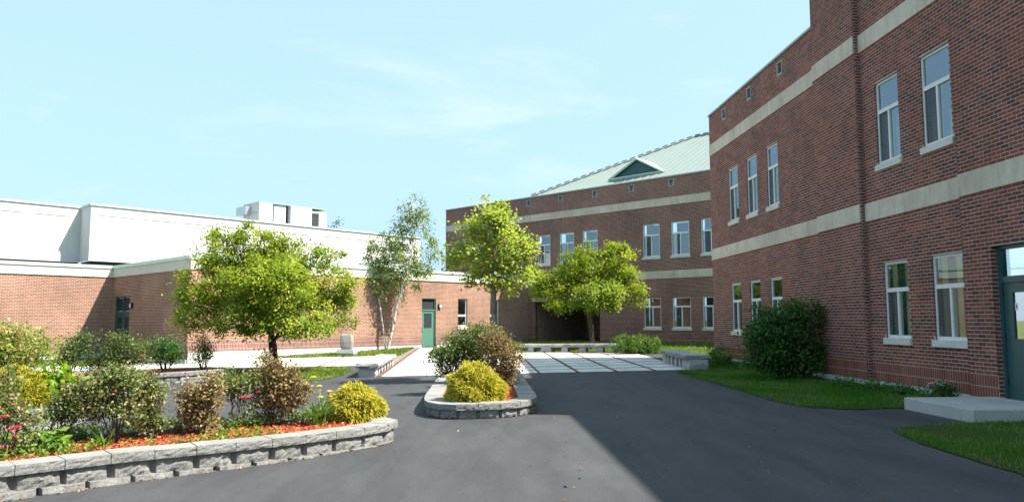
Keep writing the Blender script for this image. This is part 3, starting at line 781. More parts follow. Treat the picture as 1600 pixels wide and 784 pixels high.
# ------------------------------------------------------------------ gymnasium block behind
gym = thing('school_building', 'long white panelled gymnasium block rising behind the low brick wing', 'building')
GW = Wall(INNER + V_DIR * 3.5, U_DIR, -V_DIR); GS = Wall(INNER + V_DIR * 5.1, U_DIR, -V_DIR)
GZ0, GZP, GZ1 = 4.72, 7.17, 7.66
def panel_wall(wl_, s0, s1, first, end, parent):
    """flat wall with shallow recessed bays"""
    bays = []; s = first
    while s + 1.75 < end: bays.append((s, s + 1.75)); s += 2.215
    mb = MB(); wl_.panel(mb, s0, s1, GZ0, GZ1, [(a, b, GZ0 + .4, GZP) for a, b in bays], 0, .03); w_ = mb.build('wall', M['white_panel'], parent)
    for a, b in bays:
        mb = MB(); wl_.quad(mb, a, b, GZ0 + .4, GZP, -.03); mb.build('wall_panel', M['white_panel'], w_)
panel_wall(GW, -.12, 22.35, .31, 22.3, gym)
panel_wall(GS, -23.0, -.12, -22.355, -.4, gym)
mb = MB(); st = Wall(GW.pt(-.12, 0)[:2], V_DIR, -U_DIR); st.panel(mb, 0, 1.6, GZ0, GZ1); mb.build('return_wall', M['white_panel'], gym); mb = MB(); en = Wall(GW.pt(22.35, 0)[:2], V_DIR, U_DIR); en.panel(mb, 0, 12, GZ0, GZ1)
mb.build('return_wall', M['white_panel'], gym)
mb = MB(); GW.box(mb, 0, 22.2, 3.96, GZ0, -.6, -.15); GS.box(mb, -23, -.1, 3.96, GZ0, -.6, -.15); st.box(mb, .2, 1.7, 3.96, GZ0, -.6, -.15); mb.build('soffit_shadow_base', M['dark_metal'], gym)  # dark set-back base paints the shadow gap under the white wall
run(GW, gym, 'coping', M['cap'], -.18, 22.42, GZ1, GZ1 + .10, -.4, .07, 4.5, .004); run(GS, gym, 'coping', M['cap'], -23, -.13, GZ1, GZ1 + .10, -.4, .07, 4.5, .004)
run(st, gym, 'coping', M['cap'], .08, 1.5, GZ1, GZ1 + .097, -.4, .06, 3); run(en, gym, 'coping', M['cap'], .0, 12, GZ1, GZ1 + .097, -.4, .06, 4)
q = [GW.pt(-.05, 0, -.1)[:2], GW.pt(22.3, 0, -.1)[:2], GW.pt(22.3, 0, -14)[:2], GW.pt(-23, 0, -14)[:2], GS.pt(-23, 0, -.1)[:2], GS.pt(-.05, 0, -.1)[:2]]
mb = MB(); mb.prism(ccw(q), 7.30, 7.45); mb.build('roof', M['concrete'], gym)

# rooftop unit
for _w, _s, _z0, _z1, _m, _p in ((FW, -24, .0, BT, 'brick_low', low), (GS, -23, GZ0 - .8, GZ1, 'white_panel', gym)):
    mb = MB(); Wall(_w.pt(_s, 0)[:2], V_DIR, -U_DIR).panel(mb, 0, 12, _z0, _z1); mb.build('end_wall', M[_m], _p)
hv = thing('air_handler', 'white rooftop air handling unit on top of the white block', 'rooftop unit')
HW = Wall(INNER + V_DIR * 8.5, U_DIR, -V_DIR)
mb = MB(); HW.box(mb, 12.0, 13.05, 7.45, 9.78, -2.3, 0); HW.box(mb, 13.05, 14.1, 7.45, 9.74, -2.3, -.10); mb.build('housing', M['hvac'], hv)
mb = MB(); HW.box(mb, 14.3, 16.0, 8.0, 9.74, -2.0, .25); mb.build('blower_box', M['hvac'], hv)
mb = MB(); HW.box(mb, 15.9, 17.4, 7.45, 9.60, -2.2, -.02); lo_ = mb.build('louvre_housing', M['hvac'], hv)
for j in range(10):
    mb = MB(); z_ = 8.02 + j * .15; HW.box(mb, 16.08, 16.75, z_, z_ + .085, -.018, .03); mb.build('louvre', M['dark_metal'], lo_)
mb = MB(); HW.box(mb, 13.03, 13.10, 7.9, 9.76, -.098, .012); HW.box(mb, 14.12, 14.28, 7.6, 9.7, -1.8, -.2); mb.build('seam', M['dark_metal'], hv)
mb = MB(); HW.box(mb, 11.98, 17.45, 9.785, 9.82, -2.32, .02); mb.build('top_edge', M['cap_grey'], hv)
mb = MB(); lf = Wall(HW.pt(12.0, 0)[:2], V_DIR, -U_DIR)
lf.box(mb, .4, 2.3, 9.05, 9.12, .0, .06); lf.box(mb, 1.2, 2.6, 9.0, 9.6, .02, .4); mb.build('intake_hood', M['metal'], hv)

# ------------------------------------------------------------------ ground, drive, plaza, lawns
big = [(-700, -60), (700, -60), (700, 1500), (-700, 1500)]
structure(sheet('ground', big, -.06, M['turf']))
drive = [(-26, -8), (9.3, -8), (9.3, 12.4), (7.6, 26), (6.4, 30), (-.5, 33), (-8, 29), (-26, 29)]
structure(sheet('asphalt_drive', drive, 0.0, M['asphalt']))

WX = lambda x, y: x - .0545 * (y - 22.2)            # plaza lines lean with the right wing
plz = structure(sheet('plaza', [(WX(-4.62, 22.1), 22.1), (WX(4.95, 22.1), 22.1), (WX(5.6, 28.8), 28.8), (WX(5.2, 31.0), 31.0), (WX(.95, 32.9), 32.9), (WX(-3.1, 32.9), 32.9), (WX(-3.1, 39.3), 39.3), (WX(-4.62, 39.6), 39.6)], .006, M['joint']))
PAVE_V = {}
def paver(x0, x1, y0, y1, parent, name='paver', mat=None):
    mb = MB(); c = [(WX(x0, y0), y0), (WX(x1, y0), y0), (WX(x1, y1), y1), (WX(x0, y1), y1)]
    e = rng.uniform(-.003, .003)
    mb.hexa([(x, y, g(x, y) + .002) for x, y in c] + [(x, y, g(x, y) + .0125 + e * .5) for x, y in c], skip=('bottom',))
    return mb.build(name, mat or M['paver'], parent)
cols = [(-3.85, -1.98), (-1.90, -.40), (-.32, .76), (.84, 1.88), (2.0, 3.01), (3.13, 4.14), (4.26, 5.30)]
rows = [22.12 + 1.21 * k for k in range(10)]
for i, (x0, x1) in enumerate(cols):
    for k, y0 in enumerate(rows[:-1]):
        y1 = y0 + .99
        if i == 6 and y0 > 23: x1_, x0_ = 5.3 + (y0 - 22) * .02, x0
        else: x0_, x1_ = x0, x1
        if y0 > 30.5 and i >= 5: continue
        if y0 > 31.5 and i == 6: continue
        paver(x0_, x1_, y0, y1, plz)
k = 0; y0 = 33.0
while y0 < 39.0: paver(-3.85, -3.12, y0, y0 + 1.155, plz); y0 += 1.21
for x0, x1, ya, yb in [(-4.0, -3.86, 22.12, 39.3), (1.885, 1.995, 22.12, 32.9), (3.015, 3.125, 22.12, 32), (4.145, 4.255, 22.12, 31), (.765, .835, 22.12, 32.9)]:
    mb = MB(); n = 12
    for j in range(n):
        p, q = ya + (yb - ya) * j / n, ya + (yb - ya) * (j + 1) / n; c = [(WX(x0, p), p), (WX(x1, p), p), (WX(x1, q), q), (WX(x0, q), q)]
        mb.face([(x, y, g(x, y) + .0145) for x, y in c], [(x0, p), (x1, p), (x1, q), (x0, q)])
    mb.build('brick_strip', M['strip'], plz)

walk = structure(sheet('sidewalk', [(-15.5, 26.6), (-4.66, 26.8), (-4.9, 32.4), (-11.7, 32.5), (-13.3, 30.7), (-15.5, 33)], .008, M['joint']))
x = -4.95
while x > -13.5:
    for y0, y1 in ((26.85, 29.6), (29.65, 32.35)):
        xa, xb = x - 1.66, x
        if y1 > 31 and xa < -12.3: xa = -12.3 + (0 if xb > -12.2 else -.2)
        if xb - xa > .2 and not (y1 > 31 and xb < -11.8): paver(xa, xb - .15, y0, y1, walk, 'sidewalk_slab')
    x -= 1.70
paver(-19.5, -13.1, 26.9, 29.4, walk, 'sidewalk_slab')

lawn_poly_right = smooth_poly([(4.62, 21.9), (4.82, 19.6), (4.86, 16.8), (4.84, 14.4), (4.92, 13.05), (5.6, 12.45), (6.5, 12.5), (8.2, 12.62), (7.5, 24), (7.2, 27.6), (6.3, 27.2), (5.9, 22.2)], 2)
lawn_poly_front = smooth_poly([(6.5, 10.72), (5.35, 10.5), (5.08, 10.1), (4.97, 9.3), (4.95, 8.3), (4.9, 7.2), (4.85, 2), (8.6, 2), (8.4, 10.6)], 2)
lawn_poly_back = [(.3, 33.05), (4.7, 31.2), (6.6, 29.4), (7.35, 27.4), (14, 28), (15, 32.5), (8.95, 38.1), (.9, 45.6), (-.7, 44.0), (-3.4, 41.2), (-3.7, 33.0)]
lawn_poly_left = [(-11.6, 32.45), (-4.85, 32.45), (-5.1, 39.3), (-12.0, 32.1)]
lawn_poly_isle = smooth_poly([(-5.5, 25.6), (-5.15, 23.6), (-5.2, 22), (-5.9, 20.6), (-7.4, 19.9), (-9.4, 22.6), (-10.2, 26.2), (-7.6, 26.6), (-6.2, 26.5)], 2)
LAWNS = [('lawn', lawn_poly_right, 34000, .045, 1, 'blade', .1), ('lawn', lawn_poly_front, 30000, .04, 1, 'blade', .55), ('lawn', lawn_poly_back, 9000, .07, 3, 'blade_sunlit', .2), ('lawn', lawn_poly_left, 7000, .07, 3, 'blade_sunlit', .2), ('lawn', lawn_poly_isle, 12000, .055, 2, 'blade_sunlit', .2)]
def scatter_blades(poly, n, h, wf, mat, dry):
    P = np.array(poly); lo, hi = P.min(0), P.max(0)
    X = rng.uniform(lo[0], hi[0], n * 4); Y = rng.uniform(lo[1], hi[1], n * 4)
    keep = inside(poly, X, Y) & (Y > 4); X, Y = X[keep][:n], Y[keep][:n]; n = len(X); X = X + rng.normal(0, .03, n); Y = Y + rng.normal(0, .03, n)
    # thin and dry patches
    patch = np.sin(X * 2.1 + 1.3 * np.sin(Y * 1.1)) + np.sin(Y * 1.7 + 1.1 * np.sin(X * 1.9 + 2)) + rng.normal(0, .5, n)
    k = patch > -1.1 + dry * .5; X, Y, patch = X[k], Y[k], patch[k]; n = len(X)
    Z = gv(X, Y) + .012
    a = rng.uniform(0, 2 * np.pi, n); L = h * rng.uniform(.6, 1.5, n); w = .0055 * wf * rng.uniform(.7, 1.3, n)
    lean = rng.uniform(0, 2 * np.pi, n); la = L * rng.uniform(.1, .9, n)
    B = np.stack([X, Y, Z], 1); S = np.stack([np.cos(a) * w, np.sin(a) * w, np.zeros(n)], 1)
    T = B + np.stack([np.cos(lean) * la, np.sin(lean) * la, L], 1)
    V = np.stack([B - S, B + S, T], 1).reshape(-1, 3); F = np.arange(3 * n).reshape(n, 3)
    tint = np.clip(rng.normal(.45, .2, n) - .08 * patch + (patch < -.5 + dry) * .38, 0, 1)
    o = link(bpy.data.objects.new('grass', np_mesh('grass', V, F, mat, tint)))
    structure(o, 'stuff')
def ragged(poly):
    """the turf's uneven edge where soil spills on the paving"""
    if len(poly) < 12: return poly
    out = []
    for a, b in zip(poly, poly[1:] + poly[:1]):
        L = math.hypot(b[0] - a[0], b[1] - a[1]); n = max(1, int(L / .16))
        for k in range(n): out.append((a[0] + (b[0] - a[0]) * k / n + random.gauss(0, .022), a[1] + (b[1] - a[1]) * k / n + random.gauss(0, .022)))
    return out
for nm, poly, n, h, wf, bm_, dry in LAWNS:
    structure(sheet(nm, ragged(poly), .012, M['turf'])); scatter_blades(poly, n, h, wf, M[bm_], dry)

# concrete landing at the green door
st = thing('concrete_landing', 'low concrete landing in front of the teal door, between two patches of lawn', 'landing')
mb = MB()
def wall_x(y): return 7.92 + (16.58 - y) * .0517
A_ = [(6.47, 12.42), (6.56, 10.72), (wall_x(10.72) - .12, 10.78), (wall_x(12.5) - .12, 12.52)]
A_ = ccw(A_)
c = [(x, y, g(x, y) - .1) for x, y in A_]; t_ = [(x, y, .325) for x, y in A_]
t2 = [(x + (.012 if x < 7 else 0), y + (.012 if y < 11 else -.012), .337) for x, y in A_]
mb.hexa(c + t_, skip=('bottom', 'top')); mb.hexa(t_ + t2, skip=('bottom',))
mb.build('slab', M['concrete'], st)

# ------------------------------------------------------------------ stone benches and monument
def rough_slab(Lx, Ly, z0, z1, seed, n=(10, 4), amp=.018):
    """slab with split edges and a flat sawn top"""
    r = np.random.default_rng(seed); mb = MB(); nx, ny = n
    def edge(p, q, k):
        return [(p[0] + (q[0] - p[0]) * i / k, p[1] + (q[1] - p[1]) * i / k) for i in range(k)]
    ring = edge((0, 0), (Lx, 0), nx) + edge((Lx, 0), (Lx, Ly), ny) + edge((Lx, Ly), (0, Ly), nx) + edge((0, Ly), (0, 0), ny)
    top = [(x + r.normal(0, amp * .3), y + r.normal(0, amp * .3), z1) for x, y in ring]
    cx, cy = Lx / 2, Ly / 2
    mid = [(x + (x - cx) / Lx * .05 + r.normal(0, amp), y + (y - cy) / Ly * .05 + r.normal(0, amp), z1 - (z1 - z0) * r.uniform(.35, .65)) for x, y in ring]
    bot = [(x + r.normal(0, amp * .4), y + r.normal(0, amp * .4), z0) for x, y in ring]
    mb.face(top); mb.face(bot[::-1]); k = len(ring)
    for i in range(k):
        j = (i + 1) % k
        mb.face([bot[i], bot[j], mid[j], mid[i]], mi=1); mb.face([mid[i], mid[j], top[j], top[i]], mi=1)
    return mb
def bench(label, p0, p1, width, height, thick, slabs, leg_at, seed):
    """p0 -> p1: the long edge line; legs at fractions along it (fraction, leg length)"""
    t = thing('stone_bench', label, 'bench', group=None)
    D = V2((p1[0] - p0[0], p1[1] - p0[1])); L = D.length; D.normalize(); rz_ = math.atan2(D.y, D.x); N = V2((-D.y, D.x))
    for k in range(slabs):
        l = L / slabs; o_ = rough_slab(l - .012, width, 0, thick, seed + k).build('slab', [M['granite'], M['granite_rough']], t)
        x, y = p0[0] + D.x * l * k, p0[1] + D.y * l * k; o_.location = (x, y, g(*p0) * (1 - k / slabs) + g(*p1) * (k / slabs) + height - thick); o_.rotation_euler = (0, -math.atan2(g(*p1) - g(*p0), L), rz_)
    for i, (f, ll) in enumerate(leg_at):
        o_ = rough_slab(ll, width * .72, 0, height - thick + .06, seed + 20 + i, (2, 3), .007).build('leg', [M['granite'], M['granite']], t)
        q_ = V2(p0) + D * (f * L - ll / 2) + N * width * .14; o_.location = (q_.x, q_.y, g(q_.x, q_.y) - .05); o_.rotation_euler = (0, 0, rz_)
    return t
legsL = [(.07, .5)] + [(.20 + .145 * k, .22) for k in range(5)] + [(.93, .4)]
bench('grey granite bench beside the sidewalk, in full sun with rough split end', (-3.92, 21.9), (-4.10, 26.5), .64, .40, .13, 2, legsL, 11)
bench('grey granite bench on the right edge of the plaza, in shade by the lawn', (5.86, 22.1), (5.68, 25.2), .72, .41, .13, 1, legsL, 31)
bench('long low granite bench across the back of the plaza, joint in its middle', (.35, 32.75), (4.72, 31.1), .5, .37, .15, 2, [(.10, .22), (.25, .42), (.43, .24), (.60, .27), (.76, .25), (.93, .42)], 51)
mo = thing('granite_monument', 'rough grey granite block standing on a paler base in the grass', 'monument')
mx, my = -7.36, 33.3; mz = g(mx, my)
o_ = rough_slab(.74, .5, 0, .30, 71, (3, 3), .008).build('plinth', [M['granite'], M['granite']], mo); o_.location = (mx - .37, my - .25, mz - .02); o_.rotation_euler = (0, 0, -.12)
mb = MB(); rr = np.random.default_rng(5); prev = None
for k, (zz, sx, sy) in enumerate(((.28, .44, .30), (.40, .56, .36), (.62, .60, .38), (.84, .56, .36), (.93, .50, .32))):
    ring = []
    for j in range(14):
        a = 2 * math.pi * j / 14; q_ = abs(math.cos(a)) ** 5 + abs(math.sin(a)) ** 5; q_ = q_ ** (-1 / 5)
        ring.append((mx + math.cos(a) * q_ * sx / 2 + rr.normal(0, .014), my + math.sin(a) * q_ * sy / 2 + rr.normal(0, .012), mz + zz + rr.normal(0, .01)))
    if prev: 
        for j in range(14): mb.face([prev[j], prev[(j + 1) % 14], ring[(j + 1) % 14], ring[j]])
    else: mb.face(ring[::-1])
    prev = ring
mb.face(prev); mb.build('block', M['granite_rough'], mo)

# ------------------------------------------------------------------ planter walls
def resample(path, step, closed):
    pts = [V2(p) for p in path] + ([V2(path[0])] if closed else [])
    d = [0.0]
    for a, b in zip(pts, pts[1:]): d.append(d[-1] + (b - a).length)
    n = max(3, round(d[-1] / step)); out = []
    for k in range(n + (0 if closed else 1)):
        t = d[-1] * k / n; i = 0
        while i < len(d) - 2 and d[i + 1] < t: i += 1
        f = (t - d[i]) / max(1e-9, d[i + 1] - d[i]); out.append(pts[i].lerp(pts[i + 1], f))
    return out
LEVEL = None                     # height a planter's courses are laid level to; None follows the ground
def pg(x, y): return g(x, y) if LEVEL is None else LEVEL
def stone_piece(a0, a1, b1, b0, z0, z1, amp, r, taper=0.0):
    """a0,a1 outer edge, b0,b1 inner edge (each with its own ground height); outer face split rough"""
    mb = MB(); nx, nz = 8, 4
    o = Vector((0, 0, 0)); od = ((a0 - b0) + (a1 - b1)); od.normalize()
    nx, nz = 8, 4; P = [[None] * (nx + 1) for _ in range(nz + 1)]
    for j in range(nz + 1):
        for i in range(nx + 1):
            f, h = i / nx, j / nz; p = a0.lerp(a1, f); zz = z0 + (z1 - z0) * h
            e = 0.0 if (j in (0, nz) and i in (0, nx)) else r.normal(0, amp)
            bulge = amp * 1.6 * (1 - abs(2 * f - 1) ** 3) * (1 - abs(2 * h - 1) ** 3)
            q = p + od * (e + bulge); P[j][i] = (q.x, q.y, pg(p.x, p.y) + zz)
    for j in range(nz):
        for i in range(nx): mb.face([P[j][i], P[j][i + 1], P[j + 1][i + 1], P[j + 1][i]], mi=1)
    def z(p, h): return (p.x, p.y, pg(p.x, p.y) + h)
    mb.face([*P[nz], z(b1, z1), z(b0, z1)]); mb.face([*P[0][::-1], z(b0, z0), z(b1, z0)])
    mb.face([P[j][0] for j in range(nz + 1)] + [z(b0, z1), z(b0, z0)]); mb.face([z(b1, z0), z(b1, z1)] + [P[j][nx] for j in range(nz, -1, -1)])
    mb.face([z(b1, z0), z(b0, z0), z(b0, z1), z(b1, z1)])
    return mb
def offset_ring(pts, off, closed):
    out = []; n = len(pts)
    for i in range(n):
        a = pts[(i - 1) % n] if (closed or i > 0) else pts[i]; b = pts[(i + 1) % n] if (closed or i < n - 1) else pts[i]
        d = (b - a).normalized(); out.append(pts[i] + V2((-d.y, d.x)) * off)     # to the left of travel = inwards
    return out
def planter(label, outline, cap_h, blk_h, base_h, seed, bed_drop=.05, cap_w=.30, step=.42, level=None):
    """outline runs counter-clockwise round the bed"""
    global LEVEL
    LEVEL = level
    t = thing('planter', label, 'planter'); r = np.random.default_rng(seed)
    top = base_h + blk_h + cap_h
    pts = resample(outline, step, True); n = len(pts)
    fo, fi = offset_ring(pts, -.03, True), offset_ring(pts, cap_w, True)
    for i in range(n):
        j = (i + 1) % n; e = .004 / step; h = r.normal(0, .003)
        stone_piece(fo[i].lerp(fo[j], e), fo[j].lerp(fo[i], e), fi[j].lerp(fi[i], e), fi[i].lerp(fi[j], e), top - cap_h + .002, top + h, .0035, r).build('cap_stone', [M['cap_stone'], M['block']], t)
    def rowf(z0, z1, off, shift, face, inner, amp):
        po, pi_ = offset_ring(pts, off, True), offset_ring(pts, .085, True)
        for i in range(n):
            j = (i + 1) % n; k = (i + 2) % n
            if shift: a, b, c_, d_ = po[i].lerp(po[j], .5), po[j].lerp(po[k], .5), pi_[j].lerp(pi_[k], .5), pi_[i].lerp(pi_[j], .5)
            else: a, b, c_, d_ = po[i], po[j], pi_[j], pi_[i]
            m = (1 - face) / 2 * r.uniform(.45, 1.35); mi_ = (1 - inner) / 2
            stone_piece(a.lerp(b, m), b.lerp(a, m), c_.lerp(d_, mi_), d_.lerp(c_, mi_), z0, z1, amp, r).build('wall_block', [M['block'], M['block']], t)
    rowf(base_h, base_h + blk_h, .015, False, .80, .99, .0075)
    if base_h > .02: rowf(-.14, base_h - .002, -.045, True, .86, .99, .007)
    core = offset_ring(pts, .072, True); mb = MB(); c2 = offset_ring(pts, .22, True)
    for i in range(n):
        j = (i + 1) % n; mb.face([(*core[i], pg(*core[i]) - .05), (*core[j], pg(*core[j]) - .05), (*core[j], pg(*core[j]) + top - cap_h), (*core[i], pg(*core[i]) + top - cap_h)])
    mb.build('wall_core', M['block'], t)
    bed = [tuple(p) for p in offset_ring(pts, cap_w - .03, True)]
    if level is None: structure(sheet('mulch', bed, top - bed_drop, M['mulch'], t), 'stuff')
    else:
        from mathutils.geometry import tessellate_polygon
        mb = MB()
        for tri in tessellate_polygon([[Vector((*p, 0)) for p in bed]]): mb.face([(*p, level + top - bed_drop) for p in ccw([bed[q] for q in tri])])
        structure(mb.build('mulch', M['mulch'], t), 'stuff')
    return t, bed, top - bed_drop
def chips(bed, dzv, n, parent, size=.035, level=None):
    P = np.array(bed); lo, hi = P.min(0), P.max(0)
    X = rng.uniform(lo[0], hi[0], n * 3); Y = rng.uniform(lo[1], hi[1], n * 3); k = inside(bed, X, Y); X, Y = X[k][:n], Y[k][:n]; n = len(X)
    Z = (gv(X, Y) if level is None else level) + dzv + rng.uniform(0, .022, n); a = rng.uniform(0, 2 * np.pi, n); L = size * rng.uniform(.5, 1.5, n); w = L * rng.uniform(.18, .4, n)
    tz = rng.normal(0, .35, n) * L; tw = rng.normal(0, .4, n) * w; C_ = np.stack([X, Y, Z + .006], 1)
    A = np.stack([np.cos(a) * L, np.sin(a) * L, tz], 1) / 2; B_ = np.stack([-np.sin(a) * w, np.cos(a) * w, tw], 1) / 2
    V = np.stack([C_ - A - B_, C_ + A - B_, C_ + A + B_, C_ - A + B_], 1).reshape(-1, 3)
    o = link(bpy.data.objects.new('mulch_chips', np_mesh('mulch_chips', V, np.arange(4 * n).reshape(n, 4), M['chip'], rng.uniform(0, 1, n))), parent)
    structure(o, 'stuff')
def strip_outline(front, width, round_end=True):
    pts = [V2(p) for p in front]; back = offset_ring(pts, width, False)
    return [tuple(p) for p in pts] + [tuple(p) for p in back[::-1]]
frontA = [(-7.6, 4.75), (-6.2, 5.98), (-4.85, 7.22), (-4.04, 8.0), (-3.51, 8.36), (-2.95, 8.77), (-2.40, 9.27), (-1.92, 9.78), (-1.63, 10.20)]
outA = frontA + [(-1.62, 10.62), (-1.95, 10.95), (-2.5, 11.05), (-3.3, 10.75), (-4.3, 10.1), (-5.3, 9.35), (-6.4, 8.4), (-8.4, 6.5)]
pA, bedA, dA = planter('long curved block planter at the front left, full of roses and low weeds', outA, .10, .15, .075, 1, level=-.105)
LEVEL_A = -.105
chips(bedA, dA, 9000, pA, level=LEVEL_A)
outB = [(-10.2, 9.4), (-8.9, 10.7), (-7.75, 11.95), (-7.42, 12.6), (-7.5, 13.3), (-8.1, 13.9), (-9.6, 15.6), (-12.5, 15.4), (-12.5, 10.5)]
pB, bedB, dB = planter('block planter on the left holding a golden shrub and a big burning bush', outB, .10, .15, .075, 2)
chips(bedB, dB, 3000, pB)
outC = [(-13.6, 19.3), (-11.9, 20.4), (-10.4, 21.15), (-9.35, 21.75), (-8.75, 22.4), (-8.75, 23.1), (-9.4, 23.8), (-11.3, 23.6), (-13.2, 22.6), (-14.6, 21.2)]
pC, bedC, dC = planter('shaded block planter farther back in front of the double door', outC, .10, .14, .05, 3)
chips(bedC, dC, 2500, pC, .05)
outI = [(-1.57, 13.5), (-1.40, 12.78), (-1.1, 12.45), (-.84, 12.36), (-.21, 12.40), (.18, 12.6), (.42, 13.1), (.40, 14), (.28, 17), (.16, 20.5), (-.2, 21.1), (-1.3, 21.2), (-1.8, 20.7), (-1.82, 19), (-1.68, 16)]
pI, bedI, dI = planter('island planter in the middle of the asphalt with a golden mound at its front', smooth_poly(outI, 2), .10, .135, .01, 4, step=.36)
chips(bedI, dI, 4000, pI)
# bits of mulch and leaf litter washed against the walls
def litter(pts, n, spread):
    X, Y = [], []
    for _ in range(n):
        i = random.randrange(len(pts) - 1); f = random.random(); a, b = V2(pts[i]), V2(pts[i + 1]); p = a.lerp(b, f); d = (b - a).normalized()
        q_ = p - V2((-d.y, d.x)) * (.06 + abs(random.gauss(0, spread))); X.append(q_.x); Y.append(q_.y)
    X, Y = np.array(X), np.array(Y); n = len(X); Z = gv(X, Y) + .008; a = rng.uniform(0, 6.28, n); L = rng.uniform(.006, .02, n); w = L * .5
    A = np.stack([np.cos(a) * L, np.sin(a) * L, rng.normal(0, .004, n)], 1); B_ = np.stack([-np.sin(a) * w, np.cos(a) * w, rng.normal(0, .003, n)], 1); C_ = np.stack([X, Y, Z], 1)
    V = np.stack([C_ - A - B_, C_ + A - B_, C_ + A + B_, C_ - A + B_], 1).reshape(-1, 3)
    structure(link(bpy.data.objects.new('leaf_litter', np_mesh('leaf_litter', V, np.arange(4 * n).reshape(n, 4), M['litter'], rng.uniform(0, 1, n)))), 'stuff')
litter(frontA, 130, .025)
for _k in range(9):                                   # a few stray bits of grit and leaf on the drive
    _x, _y = random.uniform(-3.5, 3.5), random.uniform(6, 12); litter([(_x, _y), (_x + random.uniform(-3, 3), _y + random.uniform(1, 8))], 9, .9)

# ------------------------------------------------------------------ plants
def unit(v): return v / np.maximum(1e-9, np.linalg.norm(v, axis=-1, keepdims=True))

def sample_blobs(blobs, n, r, shell=.45):
    """points in a set of ellipsoids (x, y, z, rx, ry, rz), more of them towards the surface"""
    b = np.array(blobs); vol = b[:, 3] * b[:, 5] * np.sqrt(b[:, 4] * b[:, 3]); i = r.choice(len(b), n, p=vol / vol.sum())
    d = unit(r.normal(size=(n, 3))); q = r.uniform(0, 1, n) ** shell
    return b[i, :3] + d * q[:, None] * b[i, 3:6]

def grow(trunk, targets, r, step=.18, jitter=.02, pathw=.35, rise=.25):
    """branch skeleton: every target is joined to the nearest suitable node; returns nodes and parents"""
    pos = [np.array(p, float) for p in trunk]; par = [-1] + list(range(len(trunk) - 1)); plen = [0.0]
    for a, b in zip(pos, pos[1:]): plen.append(plen[-1] + np.linalg.norm(b - a))
    tips = []; T = np.asarray(targets); T = T[np.argsort(np.linalg.norm(T - pos[-1], axis=1))]
    for t in T:
        P = np.array(pos); d = np.linalg.norm(P - t, axis=1)
        cost = d + pathw * np.array(plen) + .8 * np.maximum(0, P[:, 2] - t[2])
        i = int(np.argmin(cost)); a = pos[i]; L = d[i]; n = max(1, int(math.ceil(L / step)))
        pd = unit(pos[i] - pos[par[i]]) if par[i] >= 0 else np.array([0, 0, 1.]); c = a + pd * L * .3 + np.array([0, 0, L * rise * .5]); k = i
        for q in range(1, n + 1):
            f = q / n; p = (1 - f) ** 2 * a + 2 * f * (1 - f) * c + f * f * t
            if q < n: p = p + r.normal(0, jitter, 3)
            pos.append(p); par.append(k); plen.append(plen[k] + np.linalg.norm(p - pos[k])); k = len(pos) - 1
        tips.append(k)
    return np.array(pos), np.array(par), np.array(tips)

def branch_mesh(name, pos, par, tips, base_r, tip_r, mat, sides=5, power=.5, trunk_n=0, flare=1.25):
    n = len(pos); cnt = np.zeros(n); cnt[tips] = 1
    for i in range(n - 1, 0, -1): cnt[par[i]] += cnt[i]
    rad = tip_r * np.maximum(cnt, 1) ** power; s = base_r / rad[0]
    rad = tip_r + (rad - tip_r) * (base_r - tip_r) / max(1e-6, rad[0] - tip_r)
    rad[0] *= flare
    kids = [[] for _ in range(n)]
    for i in range(1, n): kids[par[i]].append(i)
    main = [max(k, key=lambda j: cnt[j]) if k else -1 for k in kids]
    V, Fq = [], []
    def ring(p, d, rr):
        ref = np.array([0, 0, 1.]) if abs(d[2]) < .9 else np.array([1., 0, 0])
        a = np.cross(d, ref); a /= np.linalg.norm(a); b = np.cross(d, a); t = np.arange(sides) * 2 * np.pi / sides
        i0 = len(V); V.extend(p + (a * math.cos(x) + b * math.sin(x)) * rr for x in t); return i0
    rid = {}
    stack = [(0, None)]
    # walk chains so that neighbouring segments share rings
    starts = [(0, -1)]
    while starts:
        i, p = starts.pop()
        if p >= 0:
            d = pos[i] - pos[p]; L = np.linalg.norm(d); d = d / max(L, 1e-9); last = ring(pos[p], d, min(rad[p], rad[i] * 1.25))
        else: last = None
        while True:
            nx = main[i]
            d = (pos[nx] - pos[par[i]]) if (nx >= 0 and par[i] >= 0) else (pos[nx] - pos[i] if nx >= 0 else pos[i] - pos[par[i]])
            d = d / max(np.linalg.norm(d), 1e-9); cur = ring(pos[i], d, rad[i])
            if last is not None:
                # keep ring phase aligned
                A = np.array(V[last]) - np.mean(V[last:last + sides], 0); best = min(range(sides), key=lambda q: -np.dot(A, np.array(V[cur + q]) - pos[i]))
                for k in range(sides): Fq.append((last + k, last + (k + 1) % sides, cur + (best + k + 1) % sides, cur + (best + k) % sides))
                if best:
                    last_order = [cur + (best + k) % sides for k in range(sides)]; V[cur:cur + sides] = [V[q] for q in last_order]
                    Fq[-sides:] = [(last + k, last + (k + 1) % sides, cur + (k + 1) % sides, cur + k) for k in range(sides)]
            starts.extend((k, i) for k in kids[i] if k != nx)
            last = cur
            if nx < 0: break
            i = nx
    return np_mesh(name, np.array(V), np.array(Fq), mat), rad

